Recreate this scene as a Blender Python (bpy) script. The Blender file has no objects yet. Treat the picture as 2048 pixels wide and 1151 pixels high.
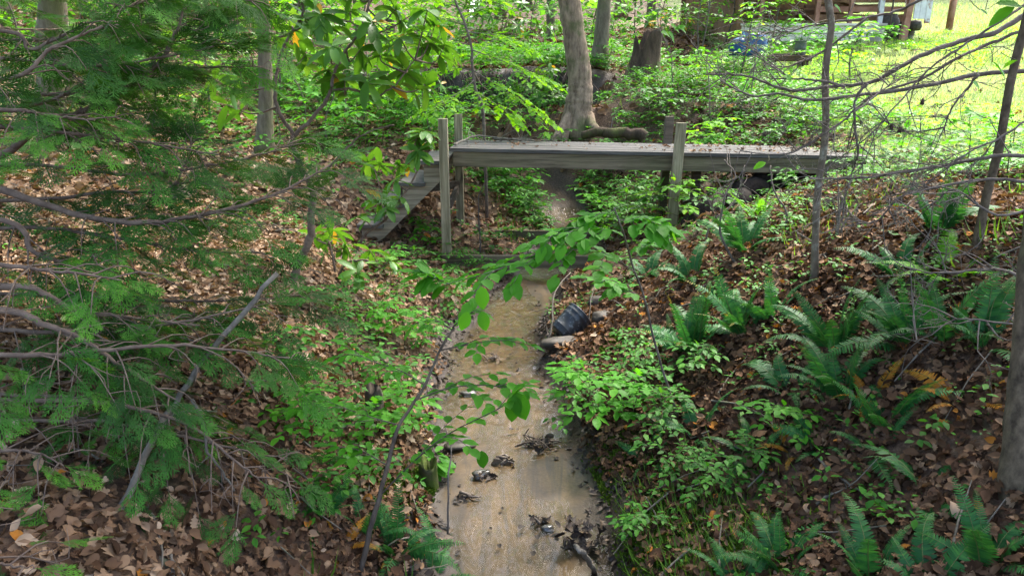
import bpy, math, numpy as np
from mathutils import Vector
rng = np.random.default_rng(11)
R = math.radians
scene = bpy.context.scene
COL = scene.collection
PITCH = R(16.7); F = 1384.0; CH = 1.9
SP, CP = math.sin(PITCH), math.cos(PITCH)

# ------------------------------------------------------------------ maths
def hash2(i, j, s):
    n = (i.astype(np.int64)*374761393 + j.astype(np.int64)*668265263 + s*1442695) & 0xffffffff
    n = ((n ^ (n >> 13))*1274126177) & 0xffffffff
    return ((n ^ (n >> 16)) & 0xffff)/65535.0
def vnoise(x, y, s=0):
    x = np.asarray(x, float); y = np.asarray(y, float)
    i = np.floor(x); j = np.floor(y); fx = x-i; fy = y-j
    fx = fx*fx*(3-2*fx); fy = fy*fy*(3-2*fy)
    i = i.astype(np.int64); j = j.astype(np.int64)
    a = hash2(i, j, s); b = hash2(i+1, j, s); c = hash2(i, j+1, s); d = hash2(i+1, j+1, s)
    return (a*(1-fx)+b*fx)*(1-fy)+(c*(1-fx)+d*fx)*fy-0.5
def fbm(x, y, s=0, o=3):
    r = 0; a = 1.0
    for k in range(o):
        r = r+a*vnoise(np.asarray(x)*2**k, np.asarray(y)*2**k, s+k*17); a *= .5
    return r
def sst(a, b, x):
    t = np.clip((np.asarray(x, float)-a)/(b-a), 0, 1); return t*t*(3-2*t)
def ray(px, py):
    r = (px-1024)/F; u = (575.5-py)/F
    return np.array([r, CP+u*SP, -SP+u*CP])
def pt(px, py, d):                      # the point d metres in front of the camera, seen at a photo pixel
    return np.array([0, 0, CH])+ray(px, py)*d
def pz(px, py, z):                      # where a sight line meets the level z
    v = ray(px, py); return np.array([0, 0, CH])+v*((z-CH)/v[2])
def py_(px, py, Y):
    v = ray(px, py); return np.array([0, 0, CH])+v*(Y/v[1])

# stream edges read along the stream, metres
ED = [(1151, 880, 1225), (1000, 882, 1195), (900, 892, 1150), (850, 884, 1140), (750, 884, 1110), (700, 905, 1068), (650, 925, 1062), (600, 965, 1110), (560, 1000, 1095)]
ys, cl, hw = [], [], []
for y_, a_, b_ in ED:
    A = pz(a_, y_, .03); B = pz(b_, y_, .03)
    ys.append((A[1]+B[1])/2); cl.append((A[0]+B[0])/2); hw.append(abs(B[0]-A[0])/2)
ys = [-8, 1.2]+ys+[7.2, 8.2, 9.4, 10.3, 11.2, 12.2, 14]; cl = [cl[0]-.1, cl[0]]+cl+[.45, .72, .9, .7, 0, -1.2, -4]; hw = [hw[0], hw[0]]+hw+[.36, .3, .28, .28, .28, .25, .2]
def CX(y): return np.interp(y, ys, cl)
def HW(y): return np.interp(y, ys, hw)-.005+.10*vnoise(np.asarray(y)*2.7, np.asarray(y)*0+3, 5)
def ZB(y):
    y = np.asarray(y, float)
    return -.012*np.clip(y, 0, 9)+1.25*sst(9.3, 12.6, y)
def H(x, y, rough=True):
    x = np.asarray(x, float); y = np.asarray(y, float)
    s = x-CX(y)+.06*fbm(x*1.7, y*1.7, 3); w = HW(y)
    dl = np.maximum(-s-w, 0); dr = np.maximum(s-w, 0)
    yy = np.maximum(y, 0)
    PL = .64+.05*np.clip(-x-1.5, 0, 14)+.06*np.clip(yy-5, 0, 4)+.20*np.clip(yy-9, 0, 7)+.20*np.clip(yy-16, 0, 60)
    PR = 1.14-.13*sst(4.6, 6.2, yy)+.04*np.clip(x-3, 0, 20)+.145*np.clip(yy-7.2, 0, 60)+.05*np.clip(yy-24, 0, 60)
    wl = 1.1+2.9*np.exp(-((y-7.1)/1.35)**2)+.9*sst(7, 9, y)
    wr = 2.2+.6*sst(3, 6.5, y)
    zb = ZB(y)
    h = zb+(PL-zb)*sst(0, 1, dl/wl)*(dl > 0)+(PR-zb)*sst(-.12, 1, dr/wr)*(dr > 0)-(PR-zb)*sst(-.12, 1, 0)*(dr > 0)
    h = h+.09*sst(0, .16, dl)*(1-.8*np.exp(-((y-7.1)/.9)**2))+.10*sst(0, .14, dr)
    # the undercut earth bank behind the bridge
    wn = sst(-2.2, -1.5, x)*(1-sst(1.3, 2.2, x))
    low = np.minimum(h, 1.42+.05*(y-12)); hi = np.maximum(h, 2.1)
    cut = np.where(y < 12.75, low, np.where(y > 13.05, hi, low+(hi-low)*np.clip((y-12.75)/.3, 0, 1)))
    h = h+(cut-h)*wn*sst(11, 12, y)*(1-sst(15, 19, y))
    # hollow under the right bridge end
    h = h-.62*np.exp(-(((x-2.45)/.5)**2+((y-7.35)/.6)**2))-.17*np.exp(-(((x-3.35)/.55)**2+((y-6.7)/.55)**2))
    if rough:
        off = sst(0, .35, np.maximum(dl, dr))
        h = h+off*(1-.6*np.exp(-((y-7.1)/1.1)**2))*(.10*fbm(x*.9, y*.9, 1)+.05*fbm(x*3.1, y*3.1, 2, 2))
        bed = 1-sst(0, .1, np.maximum(dl, dr))
        h = h+bed*(.040*fbm(x*2.6+3, y*1.0, 8, 3)+.016*fbm(x*10, y*5, 9, 3)+.004*sst(.0, .5, s/(w+.01)))
    return h
def gp(px, py):
    v = ray(px, py); t = np.arange(1.2, 60, .02); P = np.array([0, 0, CH])+t[:, None]*v
    m = P[:, 2] <= H(P[:, 0], P[:, 1]); k = int(np.argmax(m)) if m.any() else len(t)-1
    p = P[k].copy(); p[2] = float(H(p[0], p[1])); return p
def depth(p): return p[1]*CP+(CH-p[2])*SP

# ------------------------------------------------------------------ mesh builder
class MB:
    def __init__(s): s.v = []; s.r = []; s.t = []; s.tm = []; s.q = []; s.qm = []; s.n = 0
    def add(s, v, t=None, q=None, rnd=.5, mat=0):
        v = np.asarray(v, float).reshape(-1, 3); s.v.append(v)
        s.r.append(np.broadcast_to(np.asarray(rnd, float), (len(v),)).copy())
        if t is not None and len(t): t = np.asarray(t).reshape(-1, 3)+s.n; s.t.append(t); s.tm.append(np.full(len(t), mat))
        if q is not None and len(q): q = np.asarray(q).reshape(-1, 4)+s.n; s.q.append(q); s.qm.append(np.full(len(q), mat))
        s.n += len(v)
    def mesh(s, name, mats, org=(0, 0, 0), smooth=True):
        v = np.concatenate(s.v)-np.asarray(org, float); r = np.concatenate(s.r)
        t = np.concatenate(s.t) if s.t else np.zeros((0, 3), int); q = np.concatenate(s.q) if s.q else np.zeros((0, 4), int)
        tm = np.concatenate(s.tm) if s.tm else np.zeros(0, int); qm = np.concatenate(s.qm) if s.qm else np.zeros(0, int)
        m = bpy.data.meshes.new(name); m.vertices.add(len(v)); m.vertices.foreach_set('co', v.astype(np.float32).ravel())
        li = np.concatenate([t.ravel(), q.ravel()]).astype(np.int32); m.loops.add(len(li)); m.loops.foreach_set('vertex_index', li)
        nf = len(t)+len(q); m.polygons.add(nf)
        ls = np.concatenate([np.arange(len(t))*3, len(t)*3+np.arange(len(q))*4]).astype(np.int32)
        m.polygons.foreach_set('loop_start', ls)
        m.polygons.foreach_set('material_index', np.concatenate([tm, qm]).astype(np.int32))
        m.polygons.foreach_set('use_smooth', np.full(nf, smooth))
        a = m.attributes.new('rnd', 'FLOAT', 'POINT'); a.data.foreach_set('value', r.astype(np.float32))
        for k in (mats if isinstance(mats, (list, tuple)) else [mats]): m.materials.append(k)
        m.update(calc_edges=True); return m
def obj(name, mb, mats, parent=None, org=(0, 0, 0), smooth=True, at=None):
    """one mesh object; its origin is at ORG (world), or at the parent's when it has one"""
    m = mb if isinstance(mb, bpy.types.Mesh) else mb.mesh(name, mats, org, smooth)
    o = bpy.data.objects.new(name, m); COL.objects.link(o)
    if parent is not None: o.parent = parent
    else: o.location = org if at is None else at
    return o
def tag(o, label, cat=None, group=None, kind=None):
    if label: o['label'] = label
    if cat: o['category'] = cat
    if group: o['group'] = group
    if kind: o['kind'] = kind
    return o
def empty(name, loc, label, cat, group=None, rz=0):
    o = bpy.data.objects.new(name, None); COL.objects.link(o); o.location = loc; o.rotation_euler = (0, 0, rz); o.empty_display_size = .1
    return tag(o, label, cat, group)
def copy_tree(o, parent=None):
    c = o.copy(); COL.objects.link(c)
    if parent is not None: c.parent = parent
    for ch in list(o.children): copy_tree(ch, c)
    return c

def nrm(a): return a/np.maximum(np.linalg.norm(a, axis=-1, keepdims=True), 1e-9)
def inst(mb, T, P, D, N, S, rnd, mat=0):
    """stamp template T=(verts, tris) at P, its +Y along D, its +Z near N, scaled S"""
    P = np.asarray(P, float).reshape(-1, 3); m = len(P)
    if m == 0: return
    D = nrm(np.broadcast_to(np.asarray(D, float), (m, 3))); N = np.broadcast_to(np.asarray(N, float), (m, 3))
    X = nrm(np.cross(D, N)); Z = np.cross(X, D); S = np.broadcast_to(np.asarray(S, float), (m,))
    tv, tt = T[0], T[1]; L = tv[None]*S[:, None, None]
    V = P[:, None]+L[..., 0:1]*X[:, None]+L[..., 1:2]*D[:, None]+L[..., 2:3]*Z[:, None]
    k = len(tv); tr = (tt[None]+(np.arange(m)*k)[:, None, None]).reshape(-1, 3)
    rn = np.repeat(np.broadcast_to(np.asarray(rnd, float), (m,)), k)
    if len(T) > 2: rn = np.clip(rn+np.tile(T[2], m), 0, 1)
    mb.add(V.reshape(-1, 3), t=tr, rnd=rn, mat=mat)
def smooth_line(p, n):
    p = np.asarray(p, float); k = len(p)
    if k < 3: return p[0]+(p[-1]-p[0])*np.linspace(0, 1, n)[:, None]
    e = np.concatenate([[2*p[0]-p[1]], p, [2*p[-1]-p[-2]]])
    t = np.linspace(0, k-1-1e-6, n); i = t.astype(int); f = (t-i)[:, None]
    a, b, c, d = e[i], e[i+1], e[i+2], e[i+3]
    return .5*(2*b+(c-a)*f+(2*a-5*b+4*c-d)*f*f+(3*b-3*c+d-a)*f**3)
def tube(mb, p, r, n=6, rnd=.5, mat=0, jit=0, cap=True, seed=0):
    p = np.asarray(p, float); k = len(p); r = np.broadcast_to(np.asarray(r, float), (k,))
    tg = nrm(np.gradient(p, axis=0)); up = np.array([.31, .17, .93]) if abs(tg[0][2]) < .9 else np.array([1., .1, 0])
    X = nrm(np.cross(tg, up)); Y = np.cross(X, tg)
    a = np.arange(n)*2*np.pi/n
    rr = r[:, None]*np.ones((1, n))
    if jit:
        g = np.random.default_rng(seed+k*7+n)
        rr = rr*(1+jit*(fbm(np.cumsum(np.ones((k, n)), 0)*.9+seed, np.sin(a)[None]*1.5*np.ones((k, 1))+3, seed, 3))+jit*.3*(g.random((k, n))-.5))
    V = p[:, None]+rr[..., None]*(np.cos(a)[None, :, None]*X[:, None]+np.sin(a)[None, :, None]*Y[:, None])
    i = np.arange(k-1)[:, None]*n; j = np.arange(n)[None]; j2 = (j+1) % n
    q = np.stack([i+j, i+j2, i+n+j2, i+n+j], -1).reshape(-1, 4)
    V = V.reshape(-1, 3); t = None
    if cap:
        V = np.concatenate([V, p[:1], p[-1:]]); c = np.arange(n); c2 = (c+1) % n
        t = np.concatenate([np.stack([c2, c, np.full(n, k*n)], -1), np.stack([(k-1)*n+c, (k-1)*n+c2, np.full(n, k*n+1)], -1)])
    mb.add(V, t=t, q=q, rnd=rnd, mat=mat)
BOXV = np.array([(x, y, z) for x in (-.5, .5) for y in (-.5, .5) for z in (-.5, .5)])
BOXQ = [(0, 1, 3, 2), (4, 6, 7, 5), (0, 4, 5, 1), (2, 3, 7, 6), (0, 2, 6, 4), (1, 5, 7, 3)]
def box(mb, c, s, ax=None, rnd=.5, mat=0):
    A = np.eye(3) if ax is None else np.asarray(ax, float)
    mb.add(np.asarray(c)+(BOXV*np.asarray(s))@A, q=BOXQ, rnd=rnd, mat=mat)
def beam(mb, a, b, wy, wz, up=(0, 0, 1), rnd=.5, mat=0, seg=1):
    a = np.asarray(a, float); b = np.asarray(b, float); L = np.linalg.norm(b-a); x = (b-a)/L
    y = nrm(np.cross(np.asarray(up, float), x)); z = np.cross(x, y)
    box(mb, (a+b)/2, (L, wy, wz), np.stack([x, y, z]), rnd, mat)
def bevel(o, w=.004, s=2):
    m = o.modifiers.new('bevel', 'BEVEL'); m.width = w; m.segments = s; m.limit_method = 'ANGLE'; m.harden_normals = False; return o
def sphere_v(nu, nv):
    u = np.arange(nu)*2*np.pi/nu; v = np.linspace(0, np.pi, nv)
    V = np.stack([np.outer(np.sin(v), np.cos(u)), np.outer(np.sin(v), np.sin(u)), np.outer(np.cos(v), np.ones(nu))], -1).reshape(-1, 3)
    i = np.arange(nv-1)[:, None]*nu; j = np.arange(nu)[None]; j2 = (j+1) % nu
    return V, np.stack([i+j, i+nu+j, i+nu+j2, i+j2], -1).reshape(-1, 4)
def rock(mb, c, s, seed, rz=0, rough=.35, rnd=.5, n=18):
    V, Q = sphere_v(n, n*2//3)
    d = 1+rough*(fbm(V[:, 0]*1.3+seed, V[:, 1]*1.3+V[:, 2]*2.1, seed, 3))
    V = np.sign(V)*np.abs(V)**.8*d[:, None]*np.asarray(s)
    cz, sz = math.cos(rz), math.sin(rz); V = np.stack([V[:, 0]*cz-V[:, 1]*sz, V[:, 0]*sz+V[:, 1]*cz, V[:, 2]], -1)
    mb.add(V+np.asarray(c), q=Q, rnd=rnd)

# ------------------------------------------------------------------ materials
def nt(name):
    m = bpy.data.materials.new(name); m.use_nodes = True; t = m.node_tree; t.nodes.clear()
    o = t.nodes.new('ShaderNodeOutputMaterial'); return m, t, o
def nd(t, typ, **k):
    n = t.nodes.new(typ)
    for a, b in k.items():
        if a in n.inputs: n.inputs[a].default_value = b
        else: setattr(n, a, b)
    return n
def ramp(t, fac, stops):
    r = t.nodes.new('ShaderNodeValToRGB'); e = r.color_ramp.elements
    while len(e) < len(stops): e.new(.5)
    for q, (p, c) in zip(e, stops): q.position = p; q.color = (*c, 1)
    t.links.new(fac, r.inputs[0]); return r.outputs[0]
def noise(t, scale, detail=4, vec=None, rough=.6, sx=(1, 1, 1), dist=0):
    n = nd(t, 'ShaderNodeTexNoise', Scale=scale, Detail=detail, Roughness=rough, Distortion=dist)
    tc = t.nodes.new('ShaderNodeTexCoord'); mp = nd(t, 'ShaderNodeMapping'); mp.inputs['Scale'].default_value = sx
    t.links.new(tc.outputs['Object'] if vec is None else vec, mp.inputs[0]); t.links.new(mp.outputs[0], n.inputs['Vector']); return n.outputs[0]
def mixc(t, fac, a, b, mode='MIX'):
    m = t.nodes.new('ShaderNodeMix'); m.data_type = 'RGBA'; m.blend_type = mode
    for k, v in ((0, fac), (6, a), (7, b)):
        if hasattr(v, 'node'): t.links.new(v, m.inputs[k])
        else: m.inputs[k].default_value = v if k == 0 else (*v, 1)
    return m.outputs[2]
def bump(t, h, s, d=.01):
    b = nd(t, 'ShaderNodeBump', Strength=s, Distance=d); t.links.new(h, b.inputs['Height']); return b.outputs[0]
def attr(t, name='rnd'):
    return nd(t, 'ShaderNodeAttribute', attribute_name=name).outputs['Fac']
def leafmat(name, stops, rough=.45, trans=.35, spec=.4, tcol=1.6, vary=.25):
    m, t, o = nt(name); c = ramp(t, attr(t), stops)
    oi = t.nodes.new('ShaderNodeObjectInfo')
    n = noise(t, 9, 2); c = mixc(t, vary, c, ramp(t, n, [(.3, (.35, .35, .35)), (.7, (1, 1, 1))]), 'MULTIPLY')
    p = nd(t, 'ShaderNodeBsdfPrincipled', Roughness=rough); p.inputs['Specular IOR Level'].default_value = spec
    t.links.new(c, p.inputs['Base Color'])
    if trans:
        tr = t.nodes.new('ShaderNodeBsdfTranslucent')
        cc = mixc(t, 1, c, (tcol*1.1, tcol, tcol*.45), 'MULTIPLY'); t.links.new(cc, tr.inputs[0])
        mx = nd(t, 'ShaderNodeMixShader'); mx.inputs[0].default_value = trans
        t.links.new(p.outputs[0], mx.inputs[1]); t.links.new(tr.outputs[0], mx.inputs[2]); t.links.new(mx.outputs[0], o.inputs[0])
    else: t.links.new(p.outputs[0], o.inputs[0])
    return m
def solid(name, c1, c2, scale=8, sx=(1, 1, 1), rough=.8, bs=.4, bd=.01, extra=None, spec=.3, rr=(.3, .7), detail=6):
    m, t, o = nt(name); n = noise(t, scale, detail, sx=sx, rough=.65)
    c = ramp(t, n, [(rr[0], c1), (rr[1], c2)])
    if extra:                                            # (colour, scale, low, high): a second patchy colour, lichen or moss
        for col, sc, lo, hi in extra:
            c = mixc(t, ramp(t, noise(t, sc, 5), [(lo, (0, 0, 0)), (hi, (1, 1, 1))]), c, col)
    p = nd(t, 'ShaderNodeBsdfPrincipled', Roughness=rough); p.inputs['Specular IOR Level'].default_value = spec
    t.links.new(c, p.inputs['Base Color'])
    if bs: t.links.new(bump(t, n, bs, bd), p.inputs['Normal'])
    t.links.new(p.outputs[0], o.inputs[0]); return m

M = {}
M['beech'] = leafmat('beech_leaf', [(0, (.035, .15, .008)), (.5, (.07, .27, .015)), (1, (.13, .38, .03))], .5, .45, .18)
M['shrubleaf'] = leafmat('shrub_leaf', [(0, (.022, .10, .010)), (.5, (.05, .20, .018)), (1, (.11, .31, .03))], .5, .4, .2)
M['maple'] = leafmat('maple_leaf', [(0, (.06, .22, .008)), (.5, (.13, .36, .012)), (1, (.24, .48, .025))], .55, .5, .15)
M['rhodo'] = leafmat('rhododendron_leaf', [(0, (.03, .10, .010)), (.6, (.08, .22, .02)), (.93, (.15, .31, .035)), (1, (.42, .26, .03))], .38, .36, .3)
M['needle'] = leafmat('conifer_needle', [(0, (.018, .05, .010)), (.45, (.032, .10, .018)), (.75, (.055, .18, .022)), (1, (.12, .32, .03))], .6, .3, .12, vary=.4)
M['hemneedle'] = leafmat('hemlock_needle', [(0, (.03, .06, .02)), (1, (.07, .13, .035))], .5, .2, .2)
M['fern'] = leafmat('fern_frond', [(0, (.010, .062, .018)), (.5, (.022, .115, .026)), (.85, (.055, .20, .03)), (.95, (.32, .30, .03)), (1, (.40, .30, .03))], .5, .25, .24)
M['fernb'] = leafmat('bright_fern_frond', [(0, (.06, .24, .015)), (1, (.15, .38, .025))], .5, .45, .2)
M['fernd'] = leafmat('dead_fern_frond', [(0, (.16, .06, .01)), (.5, (.34, .14, .015)), (1, (.42, .26, .03))], .7, .25, .15)
M['grass'] = leafmat('grass_blade', [(0, (.12, .24, .06)), (.5, (.25, .36, .15)), (1, (.45, .51, .32))], .6, .4, .15)
M['sedge'] = leafmat('sedge_blade', [(0, (.04, .13, .012)), (1, (.13, .25, .03))], .55, .35, .2)
M['moss'] = leafmat('moss_tuft', [(0, (.03, .07, .006)), (1, (.10, .16, .014))], .8, .15, .1)
M['far'] = leafmat('far_leaf', [(0, (.02, .07, .014)), (.4, (.045, .16, .022)), (.75, (.10, .28, .03)), (1, (.22, .42, .05))], .55, .42, .18)
M['canopy'] = leafmat('canopy_leaf', [(0, (.03, .08, .02)), (1, (.09, .18, .04))], .5, .4, .3)
M['litter'] = leafmat('dry_leaf', [(0, (.03, .016, .009)), (.25, (.09, .046, .025)), (.55, (.215, .125, .07)), (.85, (.37, .25, .155)), (.95, (.48, .37, .265)), (1, (.42, .17, .03))], .75, .12, .10, tcol=1.2, vary=.5)
M['wetleaf'] = leafmat('wet_leaf', [(0, (.02, .015, .012)), (.6, (.05, .035, .025)), (1, (.17, .12, .075))], .6, 0, .3)
M['bark'] = solid('tree_bark', (.09, .062, .04), (.34, .25, .165), 16, (1, 1, .28), .9, .8, .02, [((.07, .09, .025), 2.2, .52, .68)])
M['barkmoss'] = solid('mossy_bark', (.07, .055, .038), (.21, .18, .12), 14, (1, 1, .3), .9, .8, .02, [((.09, .10, .03), 1.6, .45, .68)])
M['mossystub'] = solid('mossy_stub', (.035, .028, .018), (.10, .08, .05), 18, (1, 1, .5), .9, .8, .01, [((.06, .09, .012), 7, .35, .55)])
M['stumpwood'] = solid('stump_wood', (.02, .014, .009), (.10, .068, .042), 9, (1, 1, .3), .95, .9, .03, [((.07, .085, .02), 3, .56, .7)])
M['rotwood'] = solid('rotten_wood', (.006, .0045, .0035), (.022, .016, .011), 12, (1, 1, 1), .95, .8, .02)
M['barkdark'] = solid('dark_bark', (.04, .03, .022), (.14, .11, .08), 16, (1, 1, .35), .9, .7, .02)
M['lichenbark'] = solid('lichen_bark', (.08, .06, .04), (.21, .17, .12), 30, (1, 1, .5), .9, .5, .006, [((.36, .35, .27), 11, .54, .66), ((.08, .10, .03), 3, .58, .72)])
M['twig'] = solid('twig_bark', (.065, .05, .04), (.20, .165, .135), 22, (1, 1, 1), .85, .3, .004)
M['conbark'] = solid('conifer_bark', (.07, .045, .032), (.20, .145, .105), 22, (1, 1, 1), .85, .3, .004)
M['deadwood'] = solid('dead_branch_wood', (.06, .05, .038), (.21, .185, .145), 18, (1, 1, 1), .85, .5, .006, [((.10, .12, .06), 4, .55, .7)])
M['stem'] = solid('green_stem', (.05, .045, .02), (.13, .12, .05), 20, (1, 1, 1), .7, 0)
M['fstem'] = solid('fern_stalk', (.06, .08, .02), (.12, .15, .04), 20, (1, 1, 1), .6, 0)
M['fgbark'] = solid('young_bark', (.035, .025, .015), (.165, .125, .078), 34, (1, 1, .6), .9, .8, .008, [((.11, .12, .05), 5, .55, .72)])
M['stone'] = solid('stream_stone', (.03, .026, .02), (.10, .085, .065), 12, (1, 1, 1), .6, .5, .01)
M['wetstone'] = solid('wet_stone', (.03, .027, .024), (.13, .12, .10), 14, (1, 1, 1), .2, .4, .006, spec=.6)
M['cone'] = solid('cone_scale', (.03, .02, .015), (.09, .06, .04), 60, (1, 1, 1), .8, .5, .004)
M['bucket'] = solid('black_plastic', (.012, .015, .02), (.035, .042, .05), 9, (1, 1, 1), .36, .1, .002, [((.16, .18, .19), 38, .57, .70)], spec=.5)
M['concrete'] = solid('concrete_block', (.66, .58, .46), (.82, .75, .62), 5, (1, 1, 1), .9, .2, .006, [((.22, .2, .16), 1.1, .55, .75)])
M['shedwood'] = solid('shed_timber', (.24, .10, .06), (.44, .24, .16), 5, (1, 1, 1), .85, .3, .004)
M['lumber'] = solid('old_lumber', (.12, .06, .03), (.30, .17, .085), 4, (1, 1, 1), .85, .3, .004)
M['paint'] = solid('white_paint', (.55, .53, .5), (.8, .79, .76), 6, (1, 1, 1), .6, .1, .002, [((.35, .19, .12), 3.2, .55, .62)])
M['roofmetal'] = solid('roof_metal', (.16, .15, .14), (.26, .25, .24), 3, (1, 1, 1), .5, .1, .002)
M['tarp'] = solid('blue_tarp', (.008, .045, .13), (.02, .09, .22), 5, (1, 1, 1), .45, .6, .03)
M['rust'] = solid('rusty_metal', (.03, .022, .018), (.12, .06, .035), 9, (1, 1, 1), .8, .3, .004)
M['can'] = solid('grey_green_can', (.05, .06, .055), (.11, .125, .11), 9, (1, 1, 1), .6, .1, .002)

def woodmat(name, c1, c2, green=.35, along=0):
    m, t, o = nt(name)
    sx = [26, 26, 26]; sx[along] = 1.3
    n = noise(t, 1.0, 6, sx=tuple(sx), rough=.7, dist=.6); big = noise(t, 2.4, 4)
    c = ramp(t, n, [(.36, c1), (.62, c2)])
    c = mixc(t, ramp(t, big, [(.42, (0, 0, 0)), (.72, (green,)*3)]), c, (.10, .105, .045))
    kn = noise(t, 1.0, 2, sx=tuple(2.2 if k == along else 7 for k in range(3)))
    c = mixc(t, ramp(t, kn, [(.66, (0, 0, 0)), (.74, (.75,)*3)]), c, (.05, .04, .03))
    p = nd(t, 'ShaderNodeBsdfPrincipled', Roughness=.85); p.inputs['Specular IOR Level'].default_value = .25
    t.links.new(c, p.inputs['Base Color']); t.links.new(bump(t, n, .55, .004), p.inputs['Normal']); t.links.new(p.outputs[0], o.inputs[0]); return m
M['beamwood'] = woodmat('weathered_beam', (.06, .048, .030), (.215, .178, .115), .45)
M['deckwood'] = woodmat('weathered_deck', (.04, .037, .032), (.135, .128, .115), .1)
M['postwood'] = woodmat('weathered_post', (.14, .12, .07), (.38, .33, .215), .5, 2)
M['darkwood'] = woodmat('damp_wood', (.055, .042, .03), (.135, .105, .075), .15)
M['stairwood'] = woodmat('weathered_stair', (.16, .135, .095), (.38, .33, .24), .3)

def groundmat():
    m, t, o = nt('forest_floor')
    tc = t.nodes.new('ShaderNodeTexCoord')
    n1 = noise(t, 3.0, 8, rough=.7); n2 = noise(t, 40, 5, rough=.7)
    soil = ramp(t, n2, [(.3, (.03, .018, .011)), (.5, (.085, .05, .03)), (.72, (.19, .125, .08))])
    gr = ramp(t, n2, [(.3, (.035, .06, .014)), (.7, (.15, .20, .045))])
    c = mixc(t, attr(t, 'green'), soil, gr)
    c = mixc(t, ramp(t, n1, [(.56, (0, 0, 0)), (.72, (.55,)*3)]), c, (.055, .075, .02))
    sand = ramp(t, noise(t, 60, 5), [(.3, (.084, .053, .024)), (.55, (.106, .069, .033)), (.75, (.132, .091, .049))])
    sand = mixc(t, ramp(t, noise(t, 4, 6, rough=.75, sx=(1, .5, 1)), [(.47, (0, 0, 0)), (.66, (.85,)*3)]), sand, (.05, .037, .025))
    sand = mixc(t, ramp(t, noise(t, 1.0, 5, sx=(8, 1.5, 1), rough=.7, dist=1.6), [(.47, (0, 0, 0)), (.60, (.95,)*3)]), sand, (.055, .041, .027))
    c = mixc(t, attr(t, 'sand'), c, sand)
    c = mixc(t, attr(t, 'mud_shade'), c, (.028, .02, .014))
    p = nd(t, 'ShaderNodeBsdfPrincipled'); p.inputs['Specular IOR Level'].default_value = .35
    t.links.new(c, p.inputs['Base Color'])
    rr = nd(t, 'ShaderNodeMapRange'); rr.inputs['To Min'].default_value = .9; rr.inputs['To Max'].default_value = .35
    mx = nd(t, 'ShaderNodeMath', operation='MAXIMUM'); t.links.new(attr(t, 'mud_shade'), mx.inputs[0]); t.links.new(attr(t, 'sand'), mx.inputs[1]); t.links.new(mx.outputs[0], rr.inputs[0]); t.links.new(rr.outputs[0], p.inputs['Roughness'])
    iv = nd(t, 'ShaderNodeMath', operation='MULTIPLY_ADD'); t.links.new(attr(t, 'sand'), iv.inputs[0]); iv.inputs[1].default_value = -.9; iv.inputs[2].default_value = 1
    hm = nd(t, 'ShaderNodeMath', operation='MULTIPLY'); t.links.new(n2, hm.inputs[0]); t.links.new(iv.outputs[0], hm.inputs[1]); t.links.new(bump(t, hm.outputs[0], .6, .02), p.inputs['Normal']); t.links.new(p.outputs[0], o.inputs[0]); return m
M['ground'] = groundmat()
def watermat():
    m, t, o = nt('shallow_stream_water')
    n = noise(t, 9, 1, sx=(1.5, .7, 1), rough=.4, dist=1.2)
    bn = bump(t, n, .55, .03)
    g = nd(t, 'ShaderNodeBsdfGlossy', Roughness=.09); t.links.new(bn, g.inputs['Normal'])
    tr = nd(t, 'ShaderNodeBsdfTransparent'); tr.inputs[0].default_value = (.96, .93, .86, 1)
    fr = nd(t, 'ShaderNodeFresnel', IOR=1.33); t.links.new(bn, fr.inputs['Normal'])
    ge = t.nodes.new('ShaderNodeNewGeometry'); fa = nd(t, 'ShaderNodeMath', operation='SUBTRACT', use_clamp=True); t.links.new(fr.outputs[0], fa.inputs[0]); t.links.new(ge.outputs['Backfacing'], fa.inputs[1])
    mx = nd(t, 'ShaderNodeMixShader'); t.links.new(fa.outputs[0], mx.inputs[0]); t.links.new(tr.outputs[0], mx.inputs[1]); t.links.new(g.outputs[0], mx.inputs[2])
    t.links.new(mx.outputs[0], o.inputs[0]); return m
M['water'] = watermat()

# ------------------------------------------------------------------ leaf templates
def leaf_t(ws, ts, fold=.18, bend=.12, wave=0):
    v = []; k = len(ts); idx = []
    for i, (t, w) in enumerate(zip(ts, ws)):
        zc = -bend*t*t
        if w == 0: idx.append((len(v),)*3); v.append((0, t, zc))
        else:
            wz = wave*((i % 2)*2-1)
            idx.append((len(v), len(v)+1, len(v)+2)); v += [(-w, t, zc+fold*w+wz), (0, t, zc), (w, t, zc+fold*w-wz)]
    f = []
    for a, b in zip(idx, idx[1:]):
        for s in (0, 1):
            q = [a[s], a[s+1], b[s+1], b[s]]; u = []
            for z in q:
                if z not in u: u.append(z)
            if len(u) == 3: f.append(u)
            elif len(u) == 4: f += [[u[0], u[1], u[2]], [u[0], u[2], u[3]]]
    return np.array(v, float), np.array(f, int)
T_OV = leaf_t([0, .22, .29, .26, .12, 0], [0, .18, .4, .62, .86, 1], .25, .18, .012)
T_BEECH = leaf_t([0, .2, .29, .27, .16, .05, 0], [0, .15, .38, .6, .82, .94, 1], .2, .15, .018)
T_SM = leaf_t([0, .27, .2, 0], [0, .38, .7, 1], .2, .12)
T_DI = leaf_t([0, .3, 0], [0, .45, 1], .2, .1)
T_RH = leaf_t([.02, .12, .175, .165, .09, 0], [0, .18, .45, .7, .9, 1], .25, .22)
T_MAP = leaf_t([.02, .30, .12, .44, .18, .26, .08, 0], [0, .08, .24, .42, .56, .7, .84, 1], .12, .15)
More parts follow.
